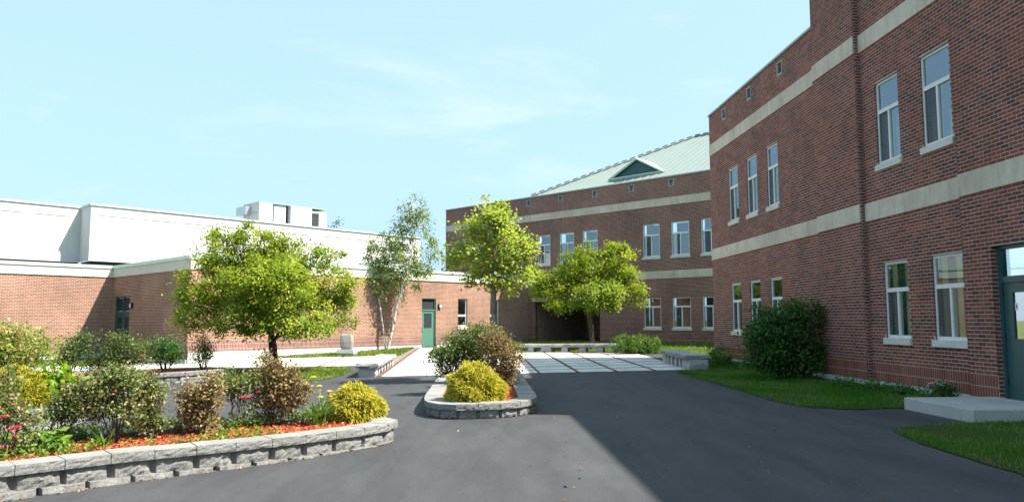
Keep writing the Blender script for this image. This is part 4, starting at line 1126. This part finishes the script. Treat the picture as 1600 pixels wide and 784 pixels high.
def leaves(C, out, L, W, r, droop=.2, flat=.6, spread=.9, lvar=.3, fold=.18):
    """one folded quad per leaf; C positions, out outward directions"""
    n = len(C); a = unit(out * .8 + unit(r.normal(size=(n, 3))) * spread + np.array([0, 0, -droop]))
    up = unit(np.array([0, 0, 1.]) * flat + out * .45 + unit(r.normal(size=(n, 3))) * .55)
    b = unit(np.cross(a, up)); nn = np.cross(b, a); l = L * r.uniform(1 - lvar, 1 + lvar, n)[:, None]; w = W * r.uniform(1 - lvar, 1 + lvar, n)[:, None]
    p0 = C - a * l * .3; V = np.stack([p0, p0 + a * l * .5 + b * w * .5 + nn * w * fold, p0 + a * l, p0 + a * l * .5 - b * w * .5 + nn * w * fold], 1)
    return V.reshape(-1, 3), np.arange(4 * n).reshape(n, 4)

def foliage_mesh(name, tips, center, r, per, sigma, L, W, mat, droop=.2, flat=.6, tint_mu=.5, tint_sd=.11, clump_sd=.19, odd=.0, squash=.75, spread=.9):
    k = len(tips); cnt = r.poisson(per, k); idx = np.repeat(np.arange(k), cnt); n = len(idx)
    C = tips[idx] + r.normal(size=(n, 3)) * sigma * np.array([1, 1, squash]) * r.uniform(.5, 1.25, k)[idx][:, None]
    out = unit(C - center); V, F = leaves(C, out, L, W, r, droop, flat, spread)
    t = np.clip(tint_mu + r.normal(0, clump_sd, k)[idx] + r.normal(0, tint_sd, n), 0, .93)
    if odd: t[r.uniform(size=n) < odd] = 1.0
    return np_mesh(name, V, F, mat, t)

def blob_px(lst, Y, depth=.75, r=None):
    """ellipses seen in the photograph, given real depth: (px, py, rx, ry[, dy])"""
    out = []
    for e in lst:
        px, py, rx, ry = e[:4]; dy = e[4] if len(e) > 4 else 0.0
        c = at_depth(px, py, Y + dy); k = (Y + dy) / F_PX
        out.append((c[0], c[1], c[2], rx * k, depth * (rx + ry) / 2 * k, ry * k))
    return out

def tree(name, label, group, trunk, blobs, n_tips, per, sigma, L, W, lmat, bmat, base_r, tip_r=.006, seed=0, droop=.2, flat=.6, odd=0, sides=6, power=.5, rise=.3, tint_mu=.5, pathw=.35, squash=.75, shell=.45, jitter=.02):
    t = thing(name, label, 'tree', group=group); r = np.random.default_rng(seed)
    T = sample_blobs(blobs, n_tips, r, shell); pos, par, tips = grow(trunk, T, r, .22, jitter, pathw, rise)
    bm, rad = branch_mesh('trunk', pos, par, tips, base_r, tip_r, bmat, sides, power)
    link(bpy.data.objects.new('trunk', bm), t)
    c = np.mean(np.array(blobs)[:, :3], 0); c[2] -= .5
    link(bpy.data.objects.new('crown', foliage_mesh('crown', pos[tips], c, r, per, sigma, L, W, lmat, droop, flat, tint_mu=tint_mu, odd=odd, squash=squash)), t)
    return t

M['leaf_crab'] = leaf_mat('crabapple_leaf', (.095, .155, .014), (.225, .31, .026), (.40, .44, .055), (.40, .28, .07), .45)
M['leaf_maple'] = leaf_mat('maple_leaf', (.18, .26, .045), (.31, .40, .080), (.42, .48, .13), (.45, .28, .10), .58)
M['leaf_birch'] = leaf_mat('birch_leaf', (.085, .13, .025), (.16, .235, .045), (.26, .34, .09), (.25, .2, .06), .3)
M['leaf_dark'] = leaf_mat('dark_shrub_leaf', (.025, .07, .012), (.048, .14, .020), (.09, .20, .035), None, .25)
M['leaf_green'] = leaf_mat('shrub_leaf', (.040, .075, .018), (.085, .14, .030), (.16, .22, .055), (.22, .10, .06), .3)
M['leaf_rose'] = leaf_mat('rose_leaf', (.065, .09, .028), (.14, .19, .055), (.26, .28, .10), (.26, .12, .07), .28)
M['leaf_rose_brown'] = leaf_mat('scorched_rose_leaf', (.10, .075, .032), (.24, .19, .080), (.40, .34, .17), (.27, .09, .06), .28)
M['leaf_burning'] = leaf_mat('burning_bush_leaf', (.08, .15, .022), (.18, .27, .045), (.32, .34, .09), (.36, .17, .08), .35)
M['leaf_lime'] = leaf_mat('lime_leaf', (.09, .17, .010), (.17, .28, .016), (.27, .38, .03), None, .4)
M['leaf_hedge'] = leaf_mat('boxwood_leaf', (.03, .08, .008), (.075, .155, .012), (.16, .25, .025), None, .3)
M['gold'] = tint_mat('golden_thread_foliage', [(0, (.075, .10, .010)), (.35, (.22, .23, .018)), (.7, (.44, .39, .030)), (1, (.64, .56, .09))], .6, .25, .3, (1.1, 1.05, .6))
M['strap'] = leaf_mat('strap_leaf', (.05, .11, .015), (.10, .20, .03), (.20, .29, .07), None, .35)
M['weed'] = leaf_mat('weed_leaf', (.05, .11, .012), (.11, .21, .022), (.22, .31, .045), (.33, .25, .06), .35)
M['petal_pink'] = tint_mat('rose_petal', [(0, (.50, .010, .055)), (.5, (.72, .03, .12)), (1, (.85, .16, .25))], .5, .3, .3)
M['petal_red'] = tint_mat('faded_petal', [(0, (.40, .03, .03)), (1, (.62, .14, .10))], .55, .3, .3)
M['petal_yellow'] = tint_mat('lily_petal', [(0, (.75, .50, .02)), (1, (.90, .78, .12))], .5, .3, .3)
M['petal_white'] = tint_mat('daisy_petal', [(0, (.70, .70, .68)), (1, (.85, .85, .83))], .6, .3, .2)

T1x, T1y = -7.75, 24.3
trunk1 = [(T1x, T1y, g(T1x, T1y) - .1), (T1x + .02, T1y, .35), (T1x - .02, T1y, .75), (T1x - .08, T1y + .03, 1.05), (T1x - .15, T1y, 1.3)]
b1 = blob_px([(350, 400, 50, 42), (375, 375, 30, 22), (440, 398, 60, 32, .6), (505, 408, 38, 26), (332, 452, 52, 42, -.4), (420, 448, 70, 50, -1.2), (420, 440, 70, 50, 1.2), (510, 455, 45, 42), (312, 503, 36, 24, -.3), (390, 500, 55, 18, -1.4),
              (470, 505, 60, 20, -1.0), (534, 498, 26, 18), (545, 440, 16, 28), (410, 366, 22, 18), (390, 362, 10, 16), (460, 375, 12, 14), (520, 388, 14, 14), (350, 515, 40, 14, -.8), (440, 512, 50, 16, 1.2), (300, 470, 28, 30, .5), (520, 475, 36, 30, .8), (285, 480, 14, 16), (300, 440, 24, 22), (450, 470, 60, 40, 1.6), (370, 470, 50, 30, 1.5)], T1y, .85)
tree('crabapple_tree', 'wide bushy crabapple with yellow-green crown and dark trunk behind the rose bed', 'ornamental trees', trunk1, b1, 760, 92, .15, .10, .055, M['leaf_crab'], M['bark_dark'], .135, .007, 21, odd=.012, tint_mu=.52, flat=.9, squash=.9, shell=.4)

T4x, T4y = 3.68, 34.6
trunk4 = [(T4x, T4y, g(T4x, T4y) - .1), (T4x + .02, T4y, .8), (T4x - .02, T4y, 1.35), (T4x - .1, T4y, 1.75)]
b4 = blob_px([(862, 452, 38, 26), (848, 440, 14, 14), (905, 420, 38, 34), (918, 398, 18, 16), (965, 413, 36, 32), (985, 452, 26, 26), (940, 462, 42, 24, -1.0), (882, 478, 30, 10, -.5), (930, 440, 45, 35, 1.2), (1000, 465, 10, 12), (850, 462, 14, 14), (962, 392, 16, 12)], T4y, .85)
tree('crabapple_tree', 'spreading crabapple behind the back bench with a forked pale trunk', 'ornamental trees', trunk4, b4, 400, 85, .17, .115, .062, M['leaf_crab'], M['bark'], .13, .008, 22, odd=.01, tint_mu=.5, flat=.9, squash=.85, shell=.4)

T3x, T3y = -.46, 19.6
trunk3 = [(T3x, T3y, g(T3x, T3y)), (T3x + .01, T3y, .8), (T3x, T3y, 1.5), (T3x - .04, T3y, 2.1), (T3x + .02, T3y, 2.7), (T3x, T3y, 3.3), (T3x - .03, T3y, 3.9), (T3x - .02, T3y, 4.4)]
b3 = blob_px([(768, 322, 22, 24), (765, 358, 40, 34), (738, 346, 14, 18), (800, 384, 36, 32), (735, 390, 34, 18), (714, 408, 18, 22), (775, 424, 42, 26), (812, 420, 28, 24), (745, 432, 22, 16), (788, 450, 24, 14), (760, 400, 40, 30, .7), (785, 345, 22, 22), (830, 385, 12, 12), (716, 362, 10, 8)], T3y, .9)
tree('maple_tree', 'slender young maple in the island planter with light green upright crown', 'ornamental trees', trunk3, b3, 250, 27, .12, .095, .078, M['leaf_maple'], M['bark_grey'], .085, .006, 23, odd=.03, rise=.5, pathw=.25, tint_mu=.55, flat=.8, squash=.8, shell=.3)

bx0, by0 = -6.33, 37.4
bt = thing('birch_tree', 'thin white barked birch clump with sparse small leaves by the low brick wall', 'tree', group='ornamental trees')
r_ = np.random.default_rng(24)
for k, (pth, bl, nt, rr_) in enumerate((
    ([(605, 548), (612, 520), (620, 480), (632, 440), (643, 400), (648, 360), (646, 320), (641, 298)],
     [(640, 302, 14, 12), (632, 328, 20, 22), (650, 345, 24, 30), (628, 362, 24, 24), (620, 392, 34, 26), (660, 385, 22, 24), (642, 415, 34, 24), (602, 368, 14, 12), (682, 392, 10, 26), (656, 318, 16, 14), (668, 360, 12, 16), (622, 435, 28, 16), (674, 425, 16, 16), (648, 448, 18, 12), (618, 448, 20, 12), (634, 462, 12, 9), (684, 425, 9, 16), (696, 408, 6, 14)], 280, .06),
    ([(603, 548), (600, 520), (594, 480), (588, 445), (582, 410), (578, 380)],
     [(580, 388, 16, 22), (592, 415, 24, 20), (574, 420, 14, 20), (604, 398, 18, 18), (586, 440, 18, 14), (592, 455, 16, 12), (574, 445, 12, 14)], 110, .045))):
    P = [at_depth(px, py, by0 + .15 * i * (1 if k else -1) * .3) for i, (px, py) in enumerate(pth)]; P[0] = (P[0][0], P[0][1], g(bx0, by0) - .1)
    Tt = sample_blobs(blob_px(bl, by0, .9), nt, r_, .6); pos, par, tips = grow(P, Tt, r_, .25, .025, .2, .15)
    bm, _ = branch_mesh('trunk', pos, par, tips, rr_, .006, M['birch'], 7, .5); link(bpy.data.objects.new('trunk', bm), bt)
    link(bpy.data.objects.new('crown', foliage_mesh('crown', pos[tips], np.mean(Tt, 0), r_, 26, .15, .10, .075, M['leaf_birch'], .6, .3, tint_mu=.5, odd=.01, squash=1.0)), bt)
ft = at_depth(528, 352, 78)
tree('distant_tree', 'green treetop just showing over the white block', None, [(ft[0], 78, 0), (ft[0], 78, 5), (ft[0], 78, 9.5)], [(ft[0], 78, ft[2] - .6, .75, .75, 1.0), (ft[0] + .3, 78, ft[2] - 2.4, 1.6, 1.6, 1.3)], 50, 28, .35, .22, .14, M['leaf_green'], M['bark'], .2, .02, 9)

# shrubs
def shrub(name, label, cat, base, blobs, n_tips, per, sigma, L, W, lmat, stems=5, base_r=.018, tip_r=.003, bmat=None, seed=0, droop=.15, flat=.5, odd=0.0, group=None, tint_mu=.5, jitter=.02, shell=.5, squash=.8, blossoms=(), spread_base=.12, rise=.35, fat=.9):
    t = thing(name, label, cat, group=group); r = np.random.default_rng(seed); bz = g(*base[:2]) + base[2]
    T = sample_blobs(blobs, n_tips, r, shell); T[:, 2] = np.maximum(T[:, 2], bz + .06)
    tipsall = []; ang = r.uniform(0, 6.28)
    a = (np.arctan2(T[:, 1] - base[1], T[:, 0] - base[0]) - ang) % (2 * np.pi); sec = (a / (2 * np.pi) * stems).astype(int) if stems > 1 else np.zeros(len(T), int)
    Vb, Fb, nv = [], [], 0
    for s in range(stems):
        Ts = T[sec == s]
        if len(Ts) == 0: continue
        q = ang + 2 * np.pi * (s + .5) / stems; b0 = np.array([base[0] + math.cos(q) * spread_base * r.uniform(.3, 1), base[1] + math.sin(q) * spread_base * r.uniform(.3, 1), bz - .03])
        d = unit(np.mean(Ts, 0) - b0); h = np.linalg.norm(np.mean(Ts, 0) - b0) * .3
        pos, par, tips = grow([b0, b0 + (d + np.array([0, 0, .25])) * h * .4, b0 + (d + np.array([0, 0, .2])) * h * .8], Ts, r, .10, jitter, .35, rise)
        m, _ = branch_mesh('stem', pos, par, tips, base_r * r.uniform(.7, 1.1), tip_r, bmat or M['bark_dark'], 4, .5, flare=1.1)
        co = np.zeros(len(m.vertices) * 3, np.float32); m.vertices.foreach_get('co', co); fi = np.zeros(len(m.loops), np.int32); m.loops.foreach_get('vertex_index', fi)
        Vb.append(co.reshape(-1, 3)); Fb.append(fi.reshape(-1, 4) + nv); nv += len(m.vertices); bpy.data.meshes.remove(m); tipsall.append(pos[tips])
    link(bpy.data.objects.new('stems', np_mesh('stems', np.vstack(Vb), np.vstack(Fb), bmat or M['bark_dark'])), t)
    tp = np.vstack(tipsall); c = np.array([base[0], base[1], bz + .1])
    link(bpy.data.objects.new('foliage', foliage_mesh('foliage', tp, c, r, per * 1.5, sigma * 1.08, L, W, lmat, droop, flat, tint_mu=tint_mu, odd=odd, squash=squash)), t)
    for (p, rad, mt) in blossoms: blossom(p, rad, mt, t, r)
    return t
def blossom(p, rad, mt, parent, r):
    mb = MB(); p = Vector(p)
    for ringn, (k, tilt, sz) in enumerate(((6, .35, 1.0), (5, .8, .8), (4, 1.2, .55))):
        for j in range(k):
            a = 2 * math.pi * (j + .5 * ringn) / k + r.uniform(-.2, .2); d = Vector((math.cos(a) * math.cos(tilt), math.sin(a) * math.cos(tilt), math.sin(tilt))); s_ = Vector((-math.sin(a), math.cos(a), 0)); R_ = rad * sz
            c0 = p + d * R_ * .15
            mb.face([c0 - s_ * R_ * .2, c0 + d * R_ * .55 - s_ * R_ * .45, c0 + d * R_ + Vector((0, 0, -.15 * R_)), c0 + d * R_ * .55 + s_ * R_ * .45, c0 + s_ * R_ * .2], tint=float(r.uniform(0, 1)))
    mb.build('blossom', mt, parent)
def gb(px, py, dzv):
    if dzv != dA or dzv == dI: x, y = ground_at(px, py, dzv); return (x, y, dzv)
    r = ray(px, py); t = (LEVEL_A + dA - EYE) / r[2]; return (t * r[0], t * r[1], LEVEL_A + dA - g(t * r[0], t * r[1]))

RM_ = .95
RG = 'rose bushes in the front planter'
def rose(label, px, py, blobs, n, per, mat, seed, bl=(), stems=11, **k):
    b = gb(px, py, dA); B = blob_px(blobs, b[1], .9)
    bs = [(at_depth(x, y, b[1] + d), rr, M[mt]) for x, y, d, rr, mt in bl]
    return shrub('rose_bush', label, 'rose bush', b, B, int(n * 1.25), per * RM_, .055, .042, .028, mat, stems, .0075, .0016, M['bark'], seed, odd=.10, group=RG, blossoms=bs, jitter=.022, rise=.1, spread_base=.07, **k)
rose('sparse rose bush cut off at the left edge, with pink-red blossoms low down', 6, 712, [(5, 640, 34, 50), (35, 655, 26, 34), (10, 600, 30, 30), (40, 690, 14, 20)], 70, 13, M['leaf_rose'], 31,
     [(18, 672, -.25, .055, 'petal_pink'), (27, 668, -.25, .045, 'petal_pink'), (8, 652, -.2, .05, 'petal_red'), (-2, 656, -.2, .05, 'petal_red'), (22, 682, -.3, .04, 'petal_pink')])
rose('low dark rose bush with bare fanned stems near the left end', 95, 693, [(92, 645, 30, 22), (125, 632, 28, 26), (110, 615, 24, 18)], 75, 15, M['leaf_rose'], 32, tint_mu=.42)
rose('tall green rose bush with open stems, left of the tan one', 178, 691, [(165, 622, 34, 34), (190, 595, 34, 22), (150, 600, 22, 22), (205, 640, 16, 26), (180, 570, 16, 12)], 150, 16, M['leaf_rose'], 33, tint_mu=.55)
rose('leafy rose bush with drooping reddish tips between the tall green and tan ones', 236, 684, [(228, 625, 24, 36), (245, 610, 14, 20), (222, 590, 22, 16), (238, 655, 18, 20)], 90, 16, M['leaf_rose'], 34, [(254, 633, -.1, .035, 'petal_red'), (222, 557, .1, .04, 'petal_red')], tint_mu=.55)
rose('tan scorched rose bush between the tall green rose and the pink-flowered one', 312, 678, [(312, 625, 34, 34), (330, 605, 20, 22), (296, 645, 18, 20), (315, 655, 26, 14)], 130, 17, M['leaf_rose_brown'], 35, [(312, 590, 0, .035, 'petal_pink'), (296, 604, -.1, .03, 'petal_red')])
rose('open wiry rose bush holding one bright pink blossom', 372, 668, [(368, 605, 24, 26), (390, 595, 18, 20), (355, 585, 16, 18), (385, 635, 12, 16)], 60, 13, M['leaf_rose'], 36, [(379, 622, -.25, .05, 'petal_pink'), (387, 621, -.22, .04, 'petal_pink'), (404, 613, -.15, .04, 'petal_red')], tint_mu=.48)
rose('tall bronze-leaved rose bush beside the daylilies', 432, 664, [(435, 600, 40, 36), (425, 572, 26, 20), (462, 610, 26, 26), (412, 620, 22, 24), (440, 630, 30, 16), (415, 555, 14, 12)], 210, 17, M['leaf_rose_brown'], 37, [(433, 552, .1, .03, 'petal_red'), (398, 556, .1, .03, 'petal_red')], tint_mu=.38)

# golden thread-leaf mounds: drooping threads over a dome
def golden(label, cx, cy, base_dz, rx, rz_, n, seed, mu=.62, group=None):
    t = thing('golden_shrub', label, 'shrub', group=group); r = np.random.default_rng(seed); z0 = g(cx, cy) + base_dz
    d = unit(np.stack([r.normal(size=n), r.normal(size=n), np.abs(r.normal(size=n)) * 1.0 - .12], 1)); lump = 1 + .10 * np.sin(d[:, 0] * 7 + 1) * np.sin(d[:, 1] * 6 + 2) + .07 * np.sin(d[:, 2] * 11 + d[:, 0] * 5)
    q = r.uniform(.55, 1.0, n) ** .6; P = np.array([cx, cy, z0 + .05]) + d * (q * lump)[:, None] * np.array([rx, rx, rz_ * 1.0]) * .93
    P[:, 2] = np.maximum(P[:, 2], z0 + .03)
    Ln = r.uniform(.04, .105, n)[:, None]; o1 = unit(d + np.array([0, 0, .25]) + r.normal(0, .45, (n, 3))); o2 = unit(o1 + np.array([0, 0, -.75]) + r.normal(0, .3, (n, 3)))
    w = unit(np.cross(o1, r.normal(size=(n, 3)))) * (r.uniform(.004, .008, n)[:, None]); p1 = P + o1 * Ln * .6; p2 = p1 + o2 * Ln * .5
    V = np.stack([P - w, P + w, p1 + w, p1 - w, p2 + w * .35, p2 - w * .35], 1).reshape(-1, 3); i = np.arange(n)[:, None] * 6
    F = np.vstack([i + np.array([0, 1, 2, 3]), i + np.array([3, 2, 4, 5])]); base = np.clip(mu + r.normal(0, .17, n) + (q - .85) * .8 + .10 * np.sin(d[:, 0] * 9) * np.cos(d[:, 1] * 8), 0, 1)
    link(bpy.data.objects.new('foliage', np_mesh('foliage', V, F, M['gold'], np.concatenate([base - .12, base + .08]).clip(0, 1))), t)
    mb = MB()
    for k in range(16):
        e = Vector(P[k * 7]) ; b0 = Vector((cx + r.normal(0, .05), cy + r.normal(0, .05), z0 - .03)); m = b0.lerp(e, .5) + Vector((0, 0, .05)); mb.tube([b0, m, e], [.012, .009, .004], 5)
    mb.build('stems', M['bark_dark'], t)
    return t
GG_ = 'golden thread-leaf mounds'
x, y, zz = gb(555, 657, dA); golden('bright golden mound at the right tip of the long front planter', x - .02, y + .10, zz, .40, .47, 17000, 41, group=GG_)
x, y, _ = gb(741, 632, dI); golden('bright golden mound at the front of the island planter', x, y + .42, dI, .51, .66, 20000, 42, group=GG_)
x, y = -8.05, 12.9; golden('dull golden mound in the left planter half hidden by the cut-off rose', x - .35, y - .15, dB, 0.60, .74, 10000, 43, mu=.5, group=GG_)

# left planter
shrub('lime_perennial', 'lime green broad leaved clump beside the dull golden mound', 'plant', (-7.75, 13.05, dB), [(-7.85, 13.1, .50, .34, .3, .30), (-7.6, 13.15, .38, .26, .26, .2)], 50, 9, .08, .14, .085, M['leaf_lime'], 6, .012, .003, M['bark'], 51, droop=.35)
shrub('burning_bush', 'large rounded burning bush with layered green leaves reddening on top', 'shrub', (-9.75, 14.6, dB), [(-9.75, 14.6, 1.0, .8, .8, .56), (-10.6, 14.5, .95, .8, .8, .55), (-9.35, 14.4, .75, .42, .5, .38), (-9.95, 14.4, 1.3, .5, .5, .3)], 380, 17, .12, .075, .038, M['leaf_burning'], 8, .03, .004, M['bark'], 52, droop=.3, flat=.9, odd=.10, tint_mu=.58, squash=.45)
# shaded planter
b = (-13.1, 21.6, dC); shrub('garden_shrub', 'loose green shrub next to the burning bush, before the sunlit wall', 'shrub', (-12.75, 21.6, dC), blob_px([(112, 548, 24, 24), (128, 530, 16, 14), (100, 565, 18, 14)], 21.6, .9), 120, 14, .10, .062, .04, M['leaf_green'], 6, .02, .003, M['bark'], 53)
shrub('garden_shrub', 'widest green shrub of the shaded planter, before the double door', 'shrub', (-11.55, 21.9, dC), blob_px([(175, 562, 36, 26), (195, 540, 28, 22), (185, 528, 14, 14), (222, 552, 20, 24), (150, 570, 22, 16)], 21.9, .9), 260, 15, .11, .062, .04, M['leaf_green'], 8, .02, .003, M['bark'], 54, odd=.05)
shrub('garden_shrub', 'dark shrub on bare stems left of the small conical one', 'shrub', (-10.35, 22.4, dC), blob_px([(258, 545, 26, 18), (272, 552, 18, 18), (244, 558, 14, 12), (225, 545, 12, 14)], 22.4, .9), 130, 15, .10, .06, .04, M['leaf_dark'], 6, .02, .003, M['bark_dark'], 55)
shrub('conical_shrub', 'small upright shrub with bare lower twigs at the end of the shaded planter', 'shrub', (-9.35, 22.7, dC), blob_px([(317, 540, 15, 14), (317, 555, 18, 14), (316, 530, 9, 7)], 22.7, .9), 90, 16, .085, .05, .03, M['leaf_green'], 5, .018, .003, M['bark_dark'], 56, tint_mu=.3, odd=.1)
# island planter
shrub('garden_shrub', 'green shrub leaning over the left side of the island planter', 'shrub', (-1.15, 16.6, dI), blob_px([(715, 548, 36, 26), (735, 530, 34, 22), (690, 560, 24, 22), (758, 522, 22, 16), (700, 575, 18, 16), (745, 560, 30, 30)], 16.6, .95), 380, 17, .085, .050, .032, M['leaf_green'], 9, .02, .003, M['bark'], 57, odd=.015)
shrub('rose_bush', 'tan and bronze rose bush on the right side of the island planter', 'rose bush', (-.25, 16.0, dI), blob_px([(785, 555, 28, 30), (770, 535, 22, 18), (800, 570, 16, 24), (790, 590, 18, 14)], 16.0, .95), 230, 16, .075, .048, .032, M['leaf_rose_brown'], 7, .016, .003, M['bark'], 58, odd=.12, tint_mu=.42, blossoms=[(at_depth(815, 563, 15.6), .05, M['petal_red'])])
shrub('garden_shrub', 'reddish tipped shrub behind the tree trunk in the island planter', 'shrub', (-.75, 18.4, dI), blob_px([(765, 522, 20, 14), (745, 515, 14, 10)], 18.4, .95), 80, 15, .09, .055, .035, M['leaf_rose_brown'], 6, .018, .003, M['bark'], 59, tint_mu=.3)
# beside the right wing
shrub('large_shrub', 'big dark green bush growing against the shaded brick wall', 'shrub', (6.75, 18.6, 0), blob_px([(1225, 530, 62, 48), (1255, 490, 45, 30), (1195, 545, 42, 40), (1270, 545, 36, 36), (1215, 500, 40, 30), (1235, 570, 58, 18)], 18.6, .8), 520, 20, .13, .085, .045, M['leaf_dark'], 9, .035, .004, M['bark_dark'], 60, tint_mu=.45)
shrub('low_plant', 'small bright leafy plant at the far corner of the shaded wall', 'plant', (6.75, 24.6, 0), [(6.7, 24.6, .50, .38, .4, .24), (6.6, 23.4, .42, .3, .4, .18)], 60, 14, .08, .07, .045, M['leaf_hedge'], 5, .01, .003, M['bark'], 61)
hx, hy = 4.95, 30.2
shrub('hedge_shrub', 'clipped bright green mound at the right end of the back bench', 'shrub', (hx, hy, .0), [(hx - .45, hy, .66, .46, .45, .32), (hx + .1, hy, .70, .5, .5, .34), (hx + .6, hy, .64, .45, .45, .32), (hx + .05, hy, .45, .95, .55, .26)], 330, 17, .075, .06, .035, M['leaf_hedge'], 8, .02, .003, M['bark'], 62, flat=.3, shell=.3)
dx_, dy_ = 7.55, 13.15
dsy = shrub('daisy_plant', 'small dark mound with white daisies beside the concrete landing', 'plant', (dx_, dy_, 0), [(dx_, dy_, .36, .20, .2, .14)], 40, 16, .06, .045, .022, M['leaf_dark'], 5, .008, .002, M['bark'], 63)
rr = np.random.default_rng(8)
for k in range(26):
    a = rr.uniform(0, 6.28); q = rr.uniform(.3, 1); blossom((dx_ + math.cos(a) * .22 * q - .06, dy_ + math.sin(a) * .22 * q, .36 + .17 * math.sqrt(max(0, 1 - q * q * .8))), .026, M['petal_white'], dsy, rr)
gcv = [(7.25, 16.4), (7.55, 15.6), (7.6, 14.6), (7.72, 13.7)]
for k, (x, y) in enumerate(gcv):
    lab = ['low leafy weed at the foot of the groove in the shaded wall', 'low leafy weed under the left ground floor window', 'low leafy weed between the two ground floor windows', 'low leafy weed just left of the white daisies'][k]
    shrub('low_plant', lab, 'plant', (x, y, 0), [(x, y, .24, .30, .34, .09)], 34, 12, .08, .055, .03, M['leaf_dark'], 4, .006, .002, M['bark'], 70 + k, group='weeds along the shaded wall', tint_mu=.65)

# strap-leaved clumps
def strap(name, label, cat, x, y, dzv, n, L, W, seed, flowers=(), mat='strap'):
    t = thing(name, label, cat); r = np.random.default_rng(seed); z = g(x, y) + dzv; mb = MB()
    for k in range(n):
        a = r.uniform(0, 6.28); l = L * r.uniform(.6, 1.15); out = r.uniform(.25, .95); w = W * r.uniform(.7, 1.2); s_ = Vector((-math.sin(a), math.cos(a), 0)); b0 = Vector((x + r.normal(0, .04), y + r.normal(0, .04), z)); prev = None; tt = float(r.uniform(.1, .9))
        for f in (0, .3, .6, .85, 1.0):
            p = b0 + Vector((math.cos(a) * out * l * f ** 1.4, math.sin(a) * out * l * f ** 1.4, l * (f - .62 * out * f ** 2.6))); ww = w * (1 - f ** 2.2) + .001; q_ = (p - s_ * ww, p + s_ * ww)
            if prev: mb.face([prev[0], prev[1], q_[1], q_[0]], tint=tt)
            prev = q_
    mb.build('leaves', M[mat], t)
    for (fx, fy, fz) in flowers:
        m2 = MB(); m2.tube([(x, y, z), (x * .5 + fx * .5, y * .5 + fy * .5, z * .45 + fz * .55), (fx, fy, fz)], [.005, .004, .003], 4); m2.build('flower_stalk', M['strap'], t)
        blossom((fx, fy, fz), .05, M['petal_yellow'], t, r)
    return t
lx, ly, lz = gb(497, 664, dA)
fl = [at_depth(501, 621, ly - .1), at_depth(490, 590, ly + .05), at_depth(478, 602, ly + .1), at_depth(515, 612, ly), at_depth(499, 604, ly + .1)]
strap('daylily', 'daylily clump with yellow flowers left of the golden mound', 'flowering plant', lx, ly, lz, 70, .52, .011, 81, fl)
for k, (px, py, lab) in enumerate(((380, 668, 'tuft of grassy leaves below the pink blossom'), (48, 706, 'pale grassy tuft near the left edge of the front planter'), (160, 698, 'grassy tuft in front of the tall green rose'))):
    x, y, zz = gb(px, py, dA); strap('grass_tuft', lab, 'plant', x, y, zz, 22, .24, .008, 85 + k)
# low weeds over the mulch of the front planter
def weeds(bed, dzv, n, seed, xlim, lim=.15, level=None):
    gv = (lambda X, Y: 0.022 * np.clip(X, -16, 9) + 0.014 * np.maximum(0, np.minimum(60, Y) - 20)) if level is None else (lambda X, Y: np.full(len(X), level))
    r = np.random.default_rng(seed); P = np.array(bed); lo, hi = P.min(0), P.max(0); X = r.uniform(lo[0], hi[0], n * 6); Y = r.uniform(lo[1], hi[1], n * 6)
    dens = np.sin(X * 3.1 + Y * 1.3) + np.sin(X * 1.7 - Y * 2.9 + 1.2) + r.normal(0, .45, len(X)); k = inside(bed, X, Y) & (dens > lim) & (X < xlim) & (Y > 5.5); X, Y = X[k][:n], Y[k][:n]; m = len(X)
    per = 9; idx = np.repeat(np.arange(m), per); C = np.stack([X[idx], Y[idx], gv(X, Y)[idx] + dzv + r.uniform(.01, .10, m * per)], 1) + r.normal(0, .035, (m * per, 3)) * np.array([1, 1, .3]); C[:, 2] = np.maximum(C[:, 2], gv(C[:, 0], C[:, 1]) + dzv + .01)
    out = unit(C - np.stack([X[idx], Y[idx], gv(X, Y)[idx] + dzv - .03], 1)); V, F = leaves(C, out, .045, .028, r, .1, 1.1)
    t = np.clip(.5 + r.normal(0, .15, m)[idx] + r.normal(0, .15, m * per), 0, .93); t[r.uniform(size=len(t)) < .04] = 1
    structure(link(bpy.data.objects.new('ground_cover', np_mesh('ground_cover', V, F, M['weed'], t))), 'stuff')
weeds(bedA, dA, 560, 91, -2.75, .35, LEVEL_A)
back_edge = [(-2.4, 11.0), (-3.3, 10.72), (-4.3, 10.07), (-5.3, 9.32), (-6.4, 8.37), (-6.75, 8.1), (-6.45, 7.75), (-6.1, 7.98), (-5.05, 8.88), (-4.05, 9.65), (-3.15, 10.27), (-2.4, 10.55)]
weeds(back_edge, dA + .04, 420, 93, -2.3, -2.0, LEVEL_A)
weeds(bedB, dB, 160, 92, 0)
x, y, zz = gb(60, 705, dA)
shrub('low_plant', 'broad leaved green weed at the left front of the planter', 'plant', (x, y, zz), [(x, y, g(x, y) + zz + .10, .24, .18, .07)], 30, 8, .05, .11, .05, M['weed'], 5, .005, .002, M['bark'], 95, droop=.3)
